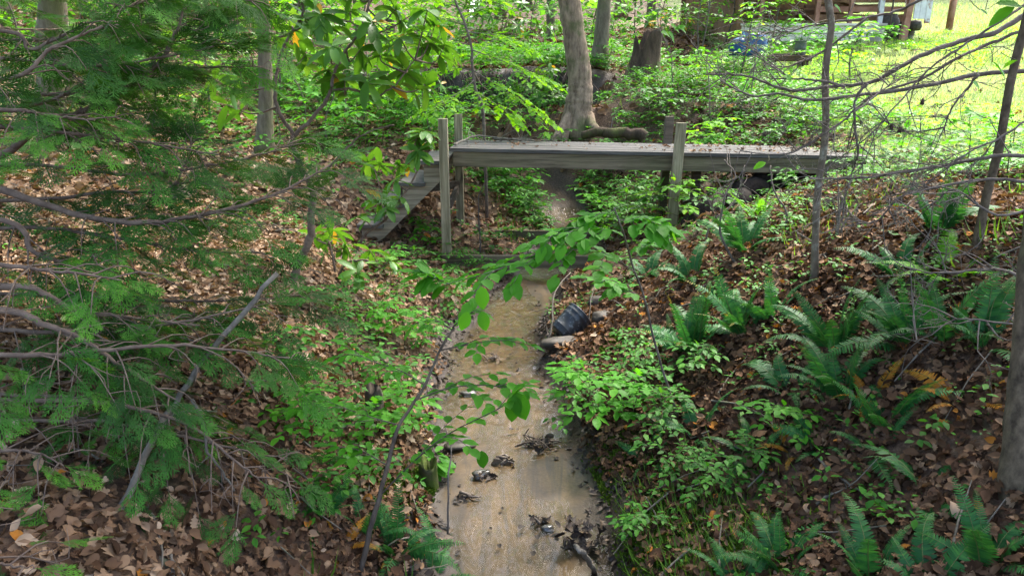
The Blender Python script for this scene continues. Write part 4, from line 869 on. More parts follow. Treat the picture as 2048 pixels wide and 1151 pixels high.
g0 = gp(1628, 568); dy = g0[1]
trunk_px([(1628, 568), (1630, 500), (1632, 440), (1634, 400), (1640, 345), (1649, 292), (1652, 226), (1650, 174), (1654, 115), (1663, 52), (1656, 0), (1650, -90), (1648, -330), (1660, -700)], dy, [.020, .019, .018, .017, .017, .016, .015, .013], 'young_tree', 'thin lichened trunk crossing in front of the right end of the bridge', 'lichenbark', (-1.2, .2, 1.4, 2.6, 2.4, 1.5, 210), 10, .2, fl=.1)  # unseen crown, widened and shifted left to shade the near left ground
g1 = gp(1953, 500)
trunk_px([(1953, 500), (1961, 450), (1975, 385), (1985, 345), (1999, 292), (2012, 212), (2027, 139), (2049, 52), (2075, -60), (2130, -330), (2180, -700)], g1[1], [.019, .018, .017, .016, .015, .014], 'young_tree', 'leaning slim trunk at the right between the lawn and the ferns', 'fgbark', (.3, -.2, 1.4, 2.7, 2.3, 1.5, 160), 11, .3, fl=.1)  # unseen crown, widened and thickened to shade the near right bank
g2 = gp(2040, 975); d2 = depth(g2)
FT = [g2, pt(2048, 800, d2-.02), pt(2064, 600, d2-.04), pt(2085, 400, d2-.05), pt(2120, 150, d2-.05), pt(2160, -150, d2-.05), pt(2200, -600, d2), pt(2220, -1100, d2)]
hem = tree('hemlock_tree', FT, [.045, .042, .041, .04, .038, .035, .03], 'grey brown foreground trunk at the right edge with long bare lower limbs', 'fgbark', (.2, -.3, 1.4, 2.0, 2.0, 1.6, 110), None, .35, 50, 20, 12, leaf=.12, fl=.12)
hb = Vector(hem.location)
LIMB = [
 ([(2160, -20), (2048, 31), (1987, 66), (1918, 83), (1834, 115), (1775, 149), (1730, 167), (1650, 174), (1591, 181), (1543, 170), (1487, 151), (1410, 149)], .020, 3.3),
 ([(2150, 130), (2048, 142), (1946, 151), (1835, 175), (1730, 189), (1626, 200), (1556, 188), (1501, 191), (1440, 160)], .017, 3.2),
 ([(2170, -160), (1990, -70), (1841, 0), (1796, 21), (1730, 36), (1661, 45), (1619, 52), (1570, 64), (1487, 63)], .013, 3.5),
 ([(1735, 36), (1682, 76), (1643, 104), (1591, 129), (1543, 139), (1480, 147)], .010, 3.5),
 ([(2150, 300), (2048, 311), (2001, 311), (1904, 327), (1835, 339), (1748, 353), (1682, 357), (1619, 358)], .015, 3.0),
 ([(2140, 370), (2048, 363), (1991, 358), (1935, 363), (1835, 382), (1793, 400), (1751, 443), (1696, 443)], .011, 2.9),
 ([(1955, 150), (1935, 177), (1908, 209), (1894, 240), (1888, 255)], .010, 3.1),
 ([(1734, 167), (1713, 195), (1708, 226), (1711, 264), (1716, 302), (1706, 341), (1696, 375), (1689, 401), (1682, 467)], .010, 3.2),
 ([(2110, -40), (2048, 10), (1991, 49), (1932, 87), (1869, 129), (1835, 163), (1783, 222), (1730, 278), (1640, 345)], .010, 3.1),
 ([(2140, 20), (2048, 59), (1974, 90), (1911, 118), (1845, 156), (1765, 184), (1713, 216), (1689, 240), (1643, 271), (1591, 302), (1543, 309), (1480, 302)], .012, 3.25),
 ([(2110, 600), (2048, 557), (1991, 538), (1904, 545), (1842, 546)], .011, 2.6),
 ([(2090, 640), (2026, 648), (1953, 639), (1904, 641), (1862, 668), (1828, 682)], .006, 2.5),
 ([(2120, 395), (1999, 430), (1911, 380), (1869, 404), (1828, 420), (1760, 410)], .008, 2.8),
 ([(1690, 174), (1650, 163), (1600, 158), (1548, 157)], .012, 3.3),
 ([(1708, 226), (1760, 184), (1800, 160)], .008, 3.2),
 ([(1888, 255), (1840, 262), (1800, 258), (1760, 235)], .006, 3.1),
 ([(2060, 235), (2000, 275), (1930, 310), (1850, 370), (1800, 395), (1720, 480)], .007, 2.9),
]
T_HEM = leaf_t([.06, .06, 0], [0, .6, 1], 0, 0)
def wtwig(mb, o, d, L, r, g, k=2, ndl=None):
    q = smooth_line([o, o+d*L*.5+g.normal(0, .08*L, 3), o+d*L+g.normal(0, .15*L, 3)], 6); tube(mb, q, np.linspace(r, r*.35, 6), 4, cap=False)
    if ndl is not None and k < 2:
        m = int(L/.007); t = g.random(m)*.9+.1; P = np.stack([np.interp(t*5, np.arange(6), q[:, j]) for j in range(3)], -1); s = nrm(np.cross(nrm(q[-1]-q[0]), UP))
        inst(ndl, T_HEM, P, s*np.where(np.arange(m) % 2, 1, -1)[:, None]+nrm(q[-1]-q[0])*.4+g.normal(0, .15, (m, 3)), UP+g.normal(0, .2, (m, 3)), g.uniform(.010, .016, m), np.clip(g.normal(.5, .3, m), 0, 1))
    if k > 0:
        for _ in range(g.integers(2, 5)):
            t = g.uniform(.25, 1); wtwig(mb, q[int(t*5)], nrm(d+g.normal(0, .65, 3)), L*g.uniform(.35, .65), r*.6, g, k-1, ndl)
for k, (pl, r, d) in enumerate(LIMB):
    g = np.random.default_rng(600+k); n = len(pl); pts = [pt(x, y, d+(.25*i/n-.1)+g.normal(0, .02)) for i, (x, y) in enumerate(pl)]
    P = smooth_line(pts, n*5); L = MB(); rr = np.linspace(r*.7, r*.22, len(P)); tube(L, P+g.normal(0, .0016, P.shape), rr, 8, jit=.2, seed=k)
    tw, ndl = MB(), MB(); cnt = 4+int(n*.9)
    for _ in range(cnt):
        t = g.uniform(.22, 1); i = min(len(P)-2, int(t*(len(P)-1))); dr = nrm(nrm(P[i+1]-P[i])*.8+g.normal(0, .55, 3)*[1, 1, .9]); wtwig(tw, P[i], dr, g.uniform(.10, .32), .0030, g, 2, ndl if g.random() < .4 else None)
    lo = obj('limb', L, M['twig'], hem, hb); obj('twigs', tw, M['twig'], lo, hb)
    if ndl.n: obj('needles', ndl, M['hemneedle'], lo, hb)
def cone(px, py, d, label, s=.011):
    c = pt(px, py, d); mb = MB(); g = np.random.default_rng(int(px)); V, Q = sphere_v(12, 9); mb.add(c+V*np.array([s*.7, s*.7, s]), q=Q, rnd=.2); n = 46; u = nrm(g.normal(0, 1, (n, 3))); inst(mb, T_DI, c+u*s*.6*np.array([1, 1, 1.2]), u+[0, 0, -.7], u, s*1.0, .7); tag(obj('pine_cone', mb, M['cone'], None, c), label, 'cone', 'dark cones on the bare twigs')
cone(1529, 268, 3.3, 'dark cone at the tip of the twig over the middle of the deck'); cone(1784, 252, 3.1, 'left one of the two dark cones hanging together', .012); cone(1800, 258, 3.1, 'right one of the two dark cones hanging together', .012); cone(1845, 203, 3.1, 'single dark cone high on the twigs over the lawn')

# bigger single leaves on the bare limbs belong to a greenbrier vine
gv = MB(); vs = MB(); g = np.random.default_rng(77)
for (x, y, d, s) in [(1985, 124, 2.6, .085), (1945, 164, 2.8, .075), (1990, 8, 2.4, .09), (2030, 14, 2.4, .09), (1960, 20, 2.6, .05), (2035, 120, 2.7, .06), (1355, 52, 3.0, .055), (1372, 54, 3.0, .05), (1322, 65, 3.0, .065), (1336, 63, 3.0, .065), (1570, 150, 3.2, .05), (1340, 48, 3.0, .06), (1532, 325, 3.6, .07), (1668, 10, 3.3, .06)]:
    p = pt(x, y, d); a = g.uniform(0, 6.28); inst(gv, T_OV, p, (math.cos(a), math.sin(a)*.4, g.uniform(-.8, 0)), (g.normal(0, .3), -.6, .8), s, g.uniform(.3, 1))
    tube(vs, smooth_line([p, p+g.normal(0, .02, 3)+[0, .03, .03], p+[.03, .08, .06]], 5), .0014, 4)
ve = empty('vine', Vector(pt(1985, 124, 2.6)), 'loose vine leaves hanging among the bare limbs at upper right', 'vine'); obj('foliage', gv, M['beech'], ve, Vector(ve.location)); obj('stem', vs, M['stem'], ve, Vector(ve.location))

# ------------------------------------------------------------------ flat-sprayed conifers at the left
def spray_t(n=9, seed=0):
    g = np.random.default_rng(seed); v = []; f = []
    def rib(o, d, L, w, z=0):
        o = np.array([o[0], o[1]]); d = np.array(d)/np.linalg.norm(d); s = np.array([-d[1], d[0]])*w; k = len(v); e = o+d*L; m = o+d*L*.55
        for a, b, zz in ((o-s*.6, 0, 0), (o+s*.6, 0, 0), (m+s, 0, .5), (m-s, 0, .5), (e, 0, 1)): v.append((a[0], a[1], z-.25*(np.hypot(*a))**2*.5))
        f.extend([(k, k+1, k+2), (k, k+2, k+3), (k+3, k+2, k+4)])
    rib((0, 0), (0, 1), 1, .014)
    for i in range(n):
        t = .08+.86*i/n; L = (.62*(1-t)**.8+.10)*g.uniform(.8, 1.15)
        for s in (-1, 1):
            a = R(34+g.normal(0, 6)); d = (s*math.sin(a), math.cos(a)); o = (0, t+.03*(s > 0)); rib(o, d, L, .012)
            ns = max(1, int(L/.12))
            for j in range(ns):
                u = .22+.7*j/ns; oo = (d[0]*L*u, o[1]+d[1]*L*u)
                for s2 in (-1, 1):
                    a2 = a+s2*R(32); l2 = (.16*(1-u)+.06)*g.uniform(.7, 1.2); rib(oo, (s*math.sin(a2), math.cos(a2)), l2, .011)
    return np.array(v), np.array(f)
SPR = [spray_t(6, s) for s in range(4)]
for k, T in enumerate(SPR): SPR[k] = (T[0], T[1], .35*np.clip(np.hypot(T[0][:, 0], T[0][:, 1])-.45, 0, 1))
def bough(e, eb, pts, r, seed, dens=.088, blen=.36, spr=.175, tone=.45, bare=.12, droop=.15, foli=True):
    g = np.random.default_rng(seed); P = smooth_line(pts, 30); dk = np.clip(np.mean(P[12:, 1])/2.7, .5, 1.05); spr *= dk; blen *= dk**.7; L = np.linalg.norm(np.diff(P, axis=0), axis=1).sum(); w = MB(); f = MB(); tube(w, P+g.normal(0, .002, P.shape), np.linspace(r*.8, r*.18, 30), 7, jit=.15, seed=seed)
    if foli:
        n = max(3, int(L/dens)); PP, DD, NN, SS, RR = [], [], [], [], []
        for k in range(n):
            t = bare+(1-bare)*(k+.5)/n; i = min(28, int(t*29)); o = P[i]; tg = nrm(P[i+1]-P[i]); side = nrm(np.cross(tg, UP)+1e-4); a = R(g.uniform(38, 68))*(1 if k % 2 else -1)
            d = nrm(tg*math.cos(a)+side*math.sin(a)-UP*g.uniform(0, droop*2)+UP*g.normal(0, .1)); l = blen*(1.1-.6*t)*g.uniform(.6, 1.25); q = smooth_line([o, o+d*l*.55+UP*.02, o+d*l-UP*l*droop], 6); tube(w, q, np.linspace(.0032, .0012, 6), 4, cap=False)
            m = max(2, int(l/.088))
            if g.random() < .25:
                for _ in range(3):
                    o2 = q[g.integers(2, 5)]; tube(w, smooth_line([o2, o2+nrm(d+g.normal(0, .6, 3))*l*.25, o2+nrm(d+g.normal(0, .7, 3))*l*.45], 5), np.linspace(.0018, .0008, 5), 4, cap=False)
                continue
            tn = g.normal(tone, .13)
            for j in range(m):
                u = .15+.85*(j+.5)/m; x = np.array([np.interp(u*5, np.arange(6), q[:, c]) for c in range(3)]); ss = (1 if j % 2 else -1); sd_ = nrm(np.cross(d, UP)+1e-4); dd = d*.75+sd_*ss*.7-UP*g.uniform(.0, .25); PP.append(x); DD.append(dd); NN.append(UP+g.normal(0, .6, 3)); SS.append(spr*(1.15-.4*u)*g.uniform(.7, 1.2)); RR.append(tn+g.normal(0, .06))
            PP.append(q[-1]); DD.append(d-UP*.15); NN.append(UP+g.normal(0, .2, 3)); SS.append(spr*g.uniform(.8, 1.2)); RR.append(tn+.08)
        PP.append(P[-1]); DD.append(nrm(P[-1]-P[-3])); NN.append(UP); SS.append(spr*1.2); RR.append(tone+.1)
        PP, DD, NN, SS, RR = map(np.array, (PP, DD, NN, SS, RR)); pick = g.integers(0, 4, len(PP))
        for q in range(4):
            s = pick == q; inst(f, SPR[q], PP[s], DD[s], NN[s], SS[s], np.clip(RR[s], 0, .8))
    lo = obj('limb', w, M['conbark'], e, eb)
    if foli: obj('needle_spray', f, M['needle'], lo, eb)
def conifer(name, x, y, label, boughs, r, top, seed, auto=()):
    b = np.array([x, y, float(H(x, y))]); e = empty(name, b, label, 'conifer'); t = MB(); tube(t, smooth_line([b-[0, 0, .15], b+[0, 0, 1.5], b+[.05, 0, top]], 24), np.linspace(r, r*.3, 24), 14, jit=.15, seed=seed); obj('trunk', t, M['barkdark'], e, b)
    for k, (pl, rr, kw) in enumerate(boughs):
        pts = [pt(px, py, d) for px, py, d in pl]; bough(e, b, pts, rr, seed*50+k, **kw)
    g = np.random.default_rng(seed)
    for k, (z, az, L, rise, kw) in enumerate(auto):
        o = np.array([x, y, z]); d = np.array([math.cos(R(az)), math.sin(R(az)), 0]); pts = [o, o+d*L*.35+UP*(rise*.6), o+d*L*.7+UP*(rise*.7), o+d*L+UP*(rise*.75+.05)]; bough(e, b, pts, .012*L**.5+.004, seed*50+30+k, **kw)
    # the upper crown, above what the picture shows
    mb = MB(); n = 420; gg = np.random.default_rng(seed+9); zz = gg.uniform(2.9, top, n); rr = (1.7*(1-(zz-2.9)/(top-2.0))+.2)*gg.random(n)**.5; a = gg.uniform(0, 6.28, n)
    inst(mb, SPR[0], np.stack([x+rr*np.cos(a), y+rr*np.sin(a), zz], -1), np.stack([np.cos(a), np.sin(a), -.2+0*a], -1), UP+gg.normal(0, .2, (n, 3)), gg.uniform(.3, .5, n), .4); obj('crown', mb, M['needle'], e, b); return e
D1 = dict(); LT = dict(tone=.68, spr=.15); DK = dict(tone=.38)
BO = [
 ([(-380, 770, 2.4), (60, 790, 2.4), (190, 800, 2.4), (300, 830, 2.4), (370, 870, 2.4)], .010, LT),
 ([(-380, 850, 2.3), (100, 840, 2.3), (260, 850, 2.3), (400, 880, 2.3), (500, 905, 2.3), (590, 960, 2.3)], .010, DK),
 ([(-380, 900, 2.0), (-20, 900, 2.0), (70, 905, 2.0), (130, 930, 2.0)], .009, LT),
 ([(-420, 330, 2.7), (-60, 365, 2.7), (60, 400, 2.7), (170, 432, 2.7), (270, 445, 2.7), (350, 440, 2.75), (450, 420, 2.8), (560, 385, 2.9), (660, 330, 3.0)], .022, dict(bare=.35, dens=.075)),
 ([(-420, 300, 3.0), (-40, 320, 3.0), (70, 262, 3.0), (190, 212, 3.0), (265, 168, 3.0), (325, 118, 3.0), (350, 70, 3.0), (372, 10, 3.05)], .024, dict(bare=.3)),
 ([(-420, 420, 2.5), (0, 440, 2.5), (60, 500, 2.5), (110, 520, 2.5), (165, 530, 2.5), (196, 512, 2.5)], .016, dict(bare=.3)),
 ([(-420, 560, 2.3), (0, 570, 2.3), (90, 590, 2.3), (150, 622, 2.35), (210, 628, 2.4), (300, 640, 2.45), (400, 650, 2.5)], .018, dict(bare=.4)),
 ([(-420, 600, 2.2), (0, 620, 2.2), (90, 650, 2.2), (150, 670, 2.2), (205, 705, 2.2), (290, 760, 2.2), (350, 800, 2.2)], .017, dict(bare=.35)),
 ([(-420, 230, 3.1), (0, 215, 3.1), (100, 200, 3.1), (160, 170, 3.1), (210, 120, 3.1), (225, 60, 3.1)], .015, dict(bare=.3)),
 ([(-400, 60, 2.9), (0, 60, 2.9), (60, 100, 2.9), (140, 62, 2.9), (240, 20, 2.9), (330, -10, 3.0)], .014, {}),
 ([(-400, 120, 2.7), (0, 118, 2.7), (80, 125, 2.7), (160, 130, 2.75), (260, 125, 2.8), (380, 105, 2.9), (500, 75, 3.0)], .014, {}),
 ([(-400, 180, 3.2), (60, 190, 3.2), (200, 170, 3.2), (320, 140, 3.2), (430, 135, 3.3), (520, 132, 3.3)], .013, LT),
 ([(-400, 90, 3.4), (80, 80, 3.4), (240, 60, 3.4), (380, 30, 3.4), (480, 20, 3.4)], .013, DK),
 ([(-400, 250, 2.6), (0, 255, 2.6), (90, 262, 2.6), (200, 275, 2.65), (320, 290, 2.7), (440, 310, 2.75)], .014, DK),
 ([(-400, 210, 2.4), (0, 220, 2.4), (60, 225, 2.4), (130, 235, 2.4), (190, 240, 2.4)], .012, LT),
 ([(-400, 330, 3.2), (60, 330, 3.2), (250, 350, 3.2), (400, 335, 3.25), (520, 310, 3.3), (600, 280, 3.4)], .013, {}),
 ([(-400, 400, 3.0), (40, 400, 3.0), (200, 385, 3.0), (330, 380, 3.05), (370, 330, 3.1), (385, 270, 3.1)], .013, DK),
 ([(-400, 470, 2.8), (40, 455, 2.8), (200, 470, 2.8), (380, 500, 2.85), (520, 505, 2.9)], .012, {}),
 ([(-400, 520, 2.1), (0, 530, 2.1), (80, 540, 2.1), (170, 548, 2.1), (240, 560, 2.1)], .012, LT),
 ([(-400, 640, 2.4), (0, 660, 2.4), (200, 665, 2.45), (380, 640, 2.5), (520, 610, 2.6)], .013, {}),
 ([(-400, 700, 2.1), (0, 710, 2.1), (160, 705, 2.15), (330, 690, 2.2), (470, 700, 2.3), (600, 720, 2.4)], .013, {}),
 ([(-380, 800, 2.2), (60, 800, 2.2), (240, 810, 2.2), (380, 850, 2.2), (470, 920, 2.2), (520, 960, 2.2)], .012, dict(tone=.5)),
 ([(-380, 1040, 1.6), (-60, 1100, 1.6), (0, 1125, 1.6), (70, 1135, 1.6)], .009, dict(tone=.7)),
 ([(-380, 580, 2.9), (100, 590, 2.9), (300, 600, 2.9), (470, 600, 2.95), (600, 590, 3.0)], .012, DK),
 ([(-380, -60, 3.0), (60, -40, 3.0), (240, -40, 3.0), (400, -30, 3.1), (520, 10, 3.1)], .012, {}),
 ([(-380, 160, 2.3), (0, 160, 2.3), (100, 100, 2.35), (190, 60, 2.4), (260, 50, 2.4)], .012, DK),
]
conifer('conifer_tree', -3.15, 2.5, 'dark conifer with long flat sprayed boughs filling the left of the view', BO, .10, 7.5, 1,
  [(z, a, L, ri, kw) for z, a, L, ri, kw in [(2.5, 60, 1.9, 0, DK), (1.7, 100, 1.7, 0, {}), (2.0, -60, 1.3, 0, {}), (1.5, 180, 1.5, 0, {}), (2.9, 5, 1.6, 0, {})]])
conifer('conifer_tree', -4.9, 5.3, 'second conifer behind, its boughs in front of the thick mossy trunk', [], .09, 7.0, 2,
  [(z, a, L, .0, kw) for z, a, L, kw in [(1.5, -10, 2.0, {}), (2.0, -35, 1.9, DK), (2.5, 0, 1.9, {}), (3.0, -25, 1.8, {}), (1.2, -40, 1.8, DK), (2.9, 25, 1.8, LT), (2.3, 40, 1.8, {}), (1.8, 20, 1.9, {}), (3.3, -5, 1.6, DK), (2.7, -50, 1.7, LT)]])

# dead branches leaning and crossed at lower left
def dead(pl, r0, r1, label, seed, twigs=0): stick('dead_branch', [pt(*p) for p in pl], r0, r1, 'deadwood', label, 'branch', twigs, seed, n=26)
dead([(205, 1160, 2.0), (232, 1060, 2.02), (246, 1010, 2.05), (270, 960, 2.1), (305, 880, 2.2), (350, 810, 2.3), (385, 750, 2.35), (430, 690, 2.4), (490, 620, 2.45), (550, 548, 2.5)], .012, .009, 'long grey dead branch leaning from the bottom left up to its broken upper end', 31, 2)
dead([(48, 735, 2.5), (62, 780, 2.5), (85, 840, 2.45), (165, 895, 2.35), (185, 940, 2.3), (245, 1012, 2.15), (300, 1095, 2.02), (365, 1160, 1.95)], .017, .010, 'curved grey dead branch crossing the leaning one at lower left', 32, 3)
dead([(268, 980, 2.15), (300, 1020, 2.1), (320, 1070, 2.05), (340, 1110, 2.0), (362, 1148, 1.98)], .006, .005, 'thin forked dead twig below the crossing of the dead branches', 33, 2)
dead([(385, 800, 2.3), (408, 850, 2.3), (415, 900, 2.3), (440, 935, 2.3), (470, 980, 2.3)], .006, .003, 'thin brown dead twig hanging right of the crossed branches', 34, 3)
stick('fallen_twig', [gp(1610, 880), gp(1640, 945)+[0, 0, .03], gp(1690, 985)+[0, 0, .03], gp(1740, 1010)+[0, 0, .03], gp(1825, 1040)], .006, .003, 'deadwood', 'pale curved twig lying on the leaves right of the dead orange fern', 'branch', 2, 41)
stick('fallen_twig', [gp(1400, 1025)+[0, 0, .03], gp(1440, 1060)+[0, 0, .02], gp(1465, 1110)+[0, 0, .02], gp(1475, 1148)], .005, .003, 'deadwood', 'pale bent twig lying beside the moss cushion', 'branch', 0, 42)
stick('fallen_twig', [gp(1600, 1030), gp(1660, 1005)+[0, 0, .02], gp(1700, 985)], .006, .004, 'deadwood', 'short brown stick on the leaves below the pale curved twig', 'branch', 1, 43)
stick('dead_branch', [gp(1690, 585), pt(1680, 500, 4.0), pt(1678, 440, 4.0), pt(1685, 390, 4.0)], .014, .008, 'deadwood', 'snapped grey stem standing right of the lichened thin trunk', 'branch', 5, 44)
for k, (pl, lab) in enumerate([([(1475, 535), (1442, 470), (1448, 400), (1470, 350), (1450, 320)], 'bare crooked sapling left of the young fern under the bridge'), ([(1565, 470), (1575, 430), (1548, 380), (1540, 330)], 'bare pale sapling in front of the dark hollow under the bridge'), ([(1410, 500), (1420, 450), (1470, 400), (1490, 330)], 'thin bare sapling crossing the deck near the right posts')]):
    b_ = gp(*pl[0]); dd = depth(b_); stick('bare_sapling', [b_]+[pt(x, y, dd) for x, y in pl[1:]], .009, .004, 'twig', lab, 'sapling', 6, 50+k)

# ------------------------------------------------------------------ rhododendrons
def whorl(lf, st, p, axis, n, size, g, stalk=.0):
    axis = nrm(np.asarray(axis, float)); s0 = nrm(np.cross(axis, [.3, .9, .1])); s1 = np.cross(axis, s0); a = np.arange(n)*2*np.pi/n+g.uniform(0, 6)+g.normal(0, .18, n)
    D = np.cos(a)[:, None]*s0+np.sin(a)[:, None]*s1+axis*g.normal(.18, .2, n)[:, None]-UP*g.uniform(.05, .5, n)[:, None]
    rn = np.clip(g.normal(.5, .18, n), 0, .92); rn = np.where(g.random(n) < .03, 1., rn)
    inst(lf, T_RH, p+g.normal(0, .006, (n, 3)), D, axis*.9+UP*.6+g.normal(0, .12, (n, 3)), g.uniform(.75, 1.12, n)*size, rn)
def rhodo(base, stems, whorls, label, seed, leaf=.17, r=.018, group='rhododendrons'):
    """stems: world polylines; whorls: (point, nearest stem index) each joined by its own twig"""
    g = np.random.default_rng(seed); st, lf = MB(), MB(); P = []
    for pl, r0, r1 in stems:
        q = smooth_line(pl, 26); tube(st, q+g.normal(0, .003, q.shape), np.linspace(r0, r1, 26), 9, jit=.15, seed=seed); P.append(q)
    A = np.vstack(P)
    for p, n in whorls:
        d = np.linalg.norm(A-p, axis=1)+np.maximum(A[:, 2]-p[2], 0)*1.5; o = A[int(np.argmin(d))]; ax_ = nrm(nrm(p-o)+UP*.5); q = smooth_line([o, (o+p)/2+[0, 0, -.04]+g.normal(0, .03, 3), p], 8); tube(st, q, np.linspace(.007, .0035, 8), 5); whorl(lf, st, p, ax_, n, leaf, g)
        if g.random() < .5: whorl(lf, st, q[5], ax_, max(3, n//2), leaf*.9, g)
    e = empty('rhododendron', base, label, 'shrub', group); obj('stem', st, M['conbark'], e, base); obj('foliage', lf, M['rhodo'], e, base); return e
b_ = gp(587, 572); d_ = depth(b_); S = lambda pl, dd=0: [pt(x, y, d_+dd) for x, y in pl]
g = np.random.default_rng(9)
wl = [(pt(x, y, d_+z), n) for x, y, z, n in [(640, 30, 0, 8), (700, 22, .2, 8), (745, 45, -.1, 8), (790, 20, .1, 8), (665, 95, -.2, 7), (720, 100, .1, 7), (760, 110, .2, 8), (800, 75, 0, 7), (830, 25, .2, 7), (690, 160, .1, 6), (735, 165, -.1, 6), (775, 165, .15, 6), (810, 140, .2, 7), (845, 95, .3, 7), (620, -30, 0, 8), (760, -30, .1, 8), (610, 40, 0, 6), (855, 20, 0, 7), (655, 140, .1, 5), (850, 175, .2, 6), (890, 90, .3, 6), (590, 60, .2, 6), (430, 160, .3, 4), (455, 210, .4, 4), (655, 60, .3, 7), (870, 50, .3, 7), (610, 110, .2, 5), (700, -40, 0, 8)]]
rhodo(b_, [([b_]+S([(591, 543), (605, 509), (620, 477), (622, 432), (626, 387), (622, 372), (605, 340), (587, 295), (587, 271)]), .028, .017),
  (S([(587, 272), (570, 243), (553, 212), (549, 181), (556, 132), (573, 83), (598, 45), (606, 8), (580, -60)]), .014, .007),
  (S([(587, 272), (612, 250), (643, 215), (660, 184), (667, 146), (692, 104), (720, 60), (740, 0)]), .014, .007),
  (S([(660, 183), (700, 178), (750, 192), (790, 170), (830, 120)], .08), .009, .004), (S([(545, 80), (590, 62), (640, 36), (700, 45), (745, 70)], .1), .009, .004),
  (S([(622, 375), (650, 345), (700, 290), (740, 262), (790, 250)], -.1), .008, .004)], wl, 'tall rhododendron with a forked bare stem and drooping leaf whorls left of the bridge', 60)
b2 = gp(705, 515); d2_ = depth(b2); S2 = lambda pl, dd=0: [pt(x, y, d2_+dd) for x, y in pl]
wl = [(pt(x, y, d2_+z), n) for x, y, z, n in [(846, 268, .0, 11), (850, 262, -.03, 8), (835, 300, -.05, 8), (760, 330, .1, 7), (790, 360, -.1, 7), (805, 395, 0, 6), (765, 400, .1, 6), (735, 325, .2, 5), (800, 330, .2, 7), (720, 430, 0, 5), (775, 415, -.1, 5)]]
rhodo(b2, [([b2]+S2([(730, 470), (770, 440), (800, 400), (835, 340), (840, 290)]), .014, .008), (S2([(770, 440), (760, 380), (750, 340)]), .008, .005)], wl, 'rhododendron with a big leaf whorl beside the front left bridge post', 61, .19)
b3 = gp(672, 560); d3_ = depth(b3)
wl = [(pt(x, y, d3_+z), n) for x, y, z, n in [(780, 520, 0, 8), (690, 490, .1, 6), (650, 500, 0, 5), (715, 545, -.1, 6), (740, 500, .1, 5), (665, 460, .2, 6), (630, 470, .3, 5)]]
rhodo(b3, [([b3]+[pt(x, y, d3_) for x, y in [(690, 530), (720, 520), (770, 530)]], .010, .006), ([b3]+[pt(x, y, d3_) for x, y in [(665, 510), (655, 480)]], .010, .006)], wl, 'low rhododendron spreading over the earth mound left of the stairs', 62, .15)
def rh_auto(px, py, Y, hgt, n, label, seed, spread=.6, leaf=.15):
    b = py_(px, py, Y); b[2] = H(b[0], b[1]); g = np.random.default_rng(seed); wl = [(b+np.array([g.normal(0, spread), g.normal(0, spread*.6), hgt*g.uniform(.25, 1)]), int(g.integers(5, 9))) for _ in range(n)]
    rhodo(b, [([b-[0, 0, .05], b+[g.normal(0, .15), 0, hgt*.4], b+[g.normal(0, spread*.6), g.normal(0, .2), hgt*.85]], .016, .006) for _ in range(3)], wl, label, seed+1, leaf)
rh_auto(1070, 215, 12.3, .7, 26, 'grey green rhododendron hanging in front of the undercut bank', 71, .45, .15)
rh_auto(690, 240, 11.5, 1.3, 40, 'dense rhododendron thicket behind the tall forked one', 72, .9, .16)
rh_auto(800, 235, 10.8, .9, 26, 'rhododendron behind the left bridge posts', 73, .6, .15)
rh_auto(400, 210, 12.5, 1.5, 44, 'far rhododendron left of the slender grey trunk', 74, 1.0, .16)
rh_auto(600, 200, 14.5, 1.8, 44, 'far rhododendron right of the slender grey trunk', 75, 1.1, .17)
rh_auto(1000, 60, 17, 1.2, 36, 'far rhododendron above the undercut bank', 76, 1.0, .17)
rh_auto(1340, 60, 17, 1.6, 30, 'dark rhododendron above the jagged stump', 77, .9, .17)

# ------------------------------------------------------------------ saplings with layered sprays
def sapling(name, label, stem, r0, r1, twigs, leaf, T, lmat, seed, smat='twig', dens=.5, sub=3, subl=.5, rmid=.5, cat='sapling', ang=52):
    g = np.random.default_rng(seed); st, lf = MB(), MB(); P = smooth_line(stem, 30); tube(st, P+g.normal(0, r0*.12, P.shape), np.linspace(r0, r1, 30), 8, jit=.12, seed=seed)
    for pl in twigs:
        q = smooth_line(pl, 12); L = np.linalg.norm(q[-1]-q[0]); tube(st, q, np.linspace(r1*.8, .0012, 12), 5, cap=False); twig_leaves(lf, q, leaf, T, g, dens, ang, start=.15, rmid=rmid)
        for k in range(sub):
            t = .2+.65*(k+.5)/sub; o = q[int(t*11)]; tg = nrm(q[min(11, int(t*11)+1)]-o); s = nrm(np.cross(tg, UP)); d = nrm(tg*.75+s*(1 if k % 2 else -1)*g.uniform(.5, .9)-UP*.08); l = L*subl*(1.1-.6*t)*g.uniform(.7, 1.2); q2 = smooth_line([o, o+d*l*.5+UP*.01, o+d*l-UP*l*.08], 7); tube(st, q2, np.linspace(.0018, .0008, 7), 4, cap=False); twig_leaves(lf, q2, leaf*.95, T, g, dens, ang, start=.12, rmid=rmid)
    b = np.asarray(stem[0]); e = empty(name, b, label, cat); obj('stem', st, M[smat], e, b); obj('foliage', lf, M[lmat], e, b); return e
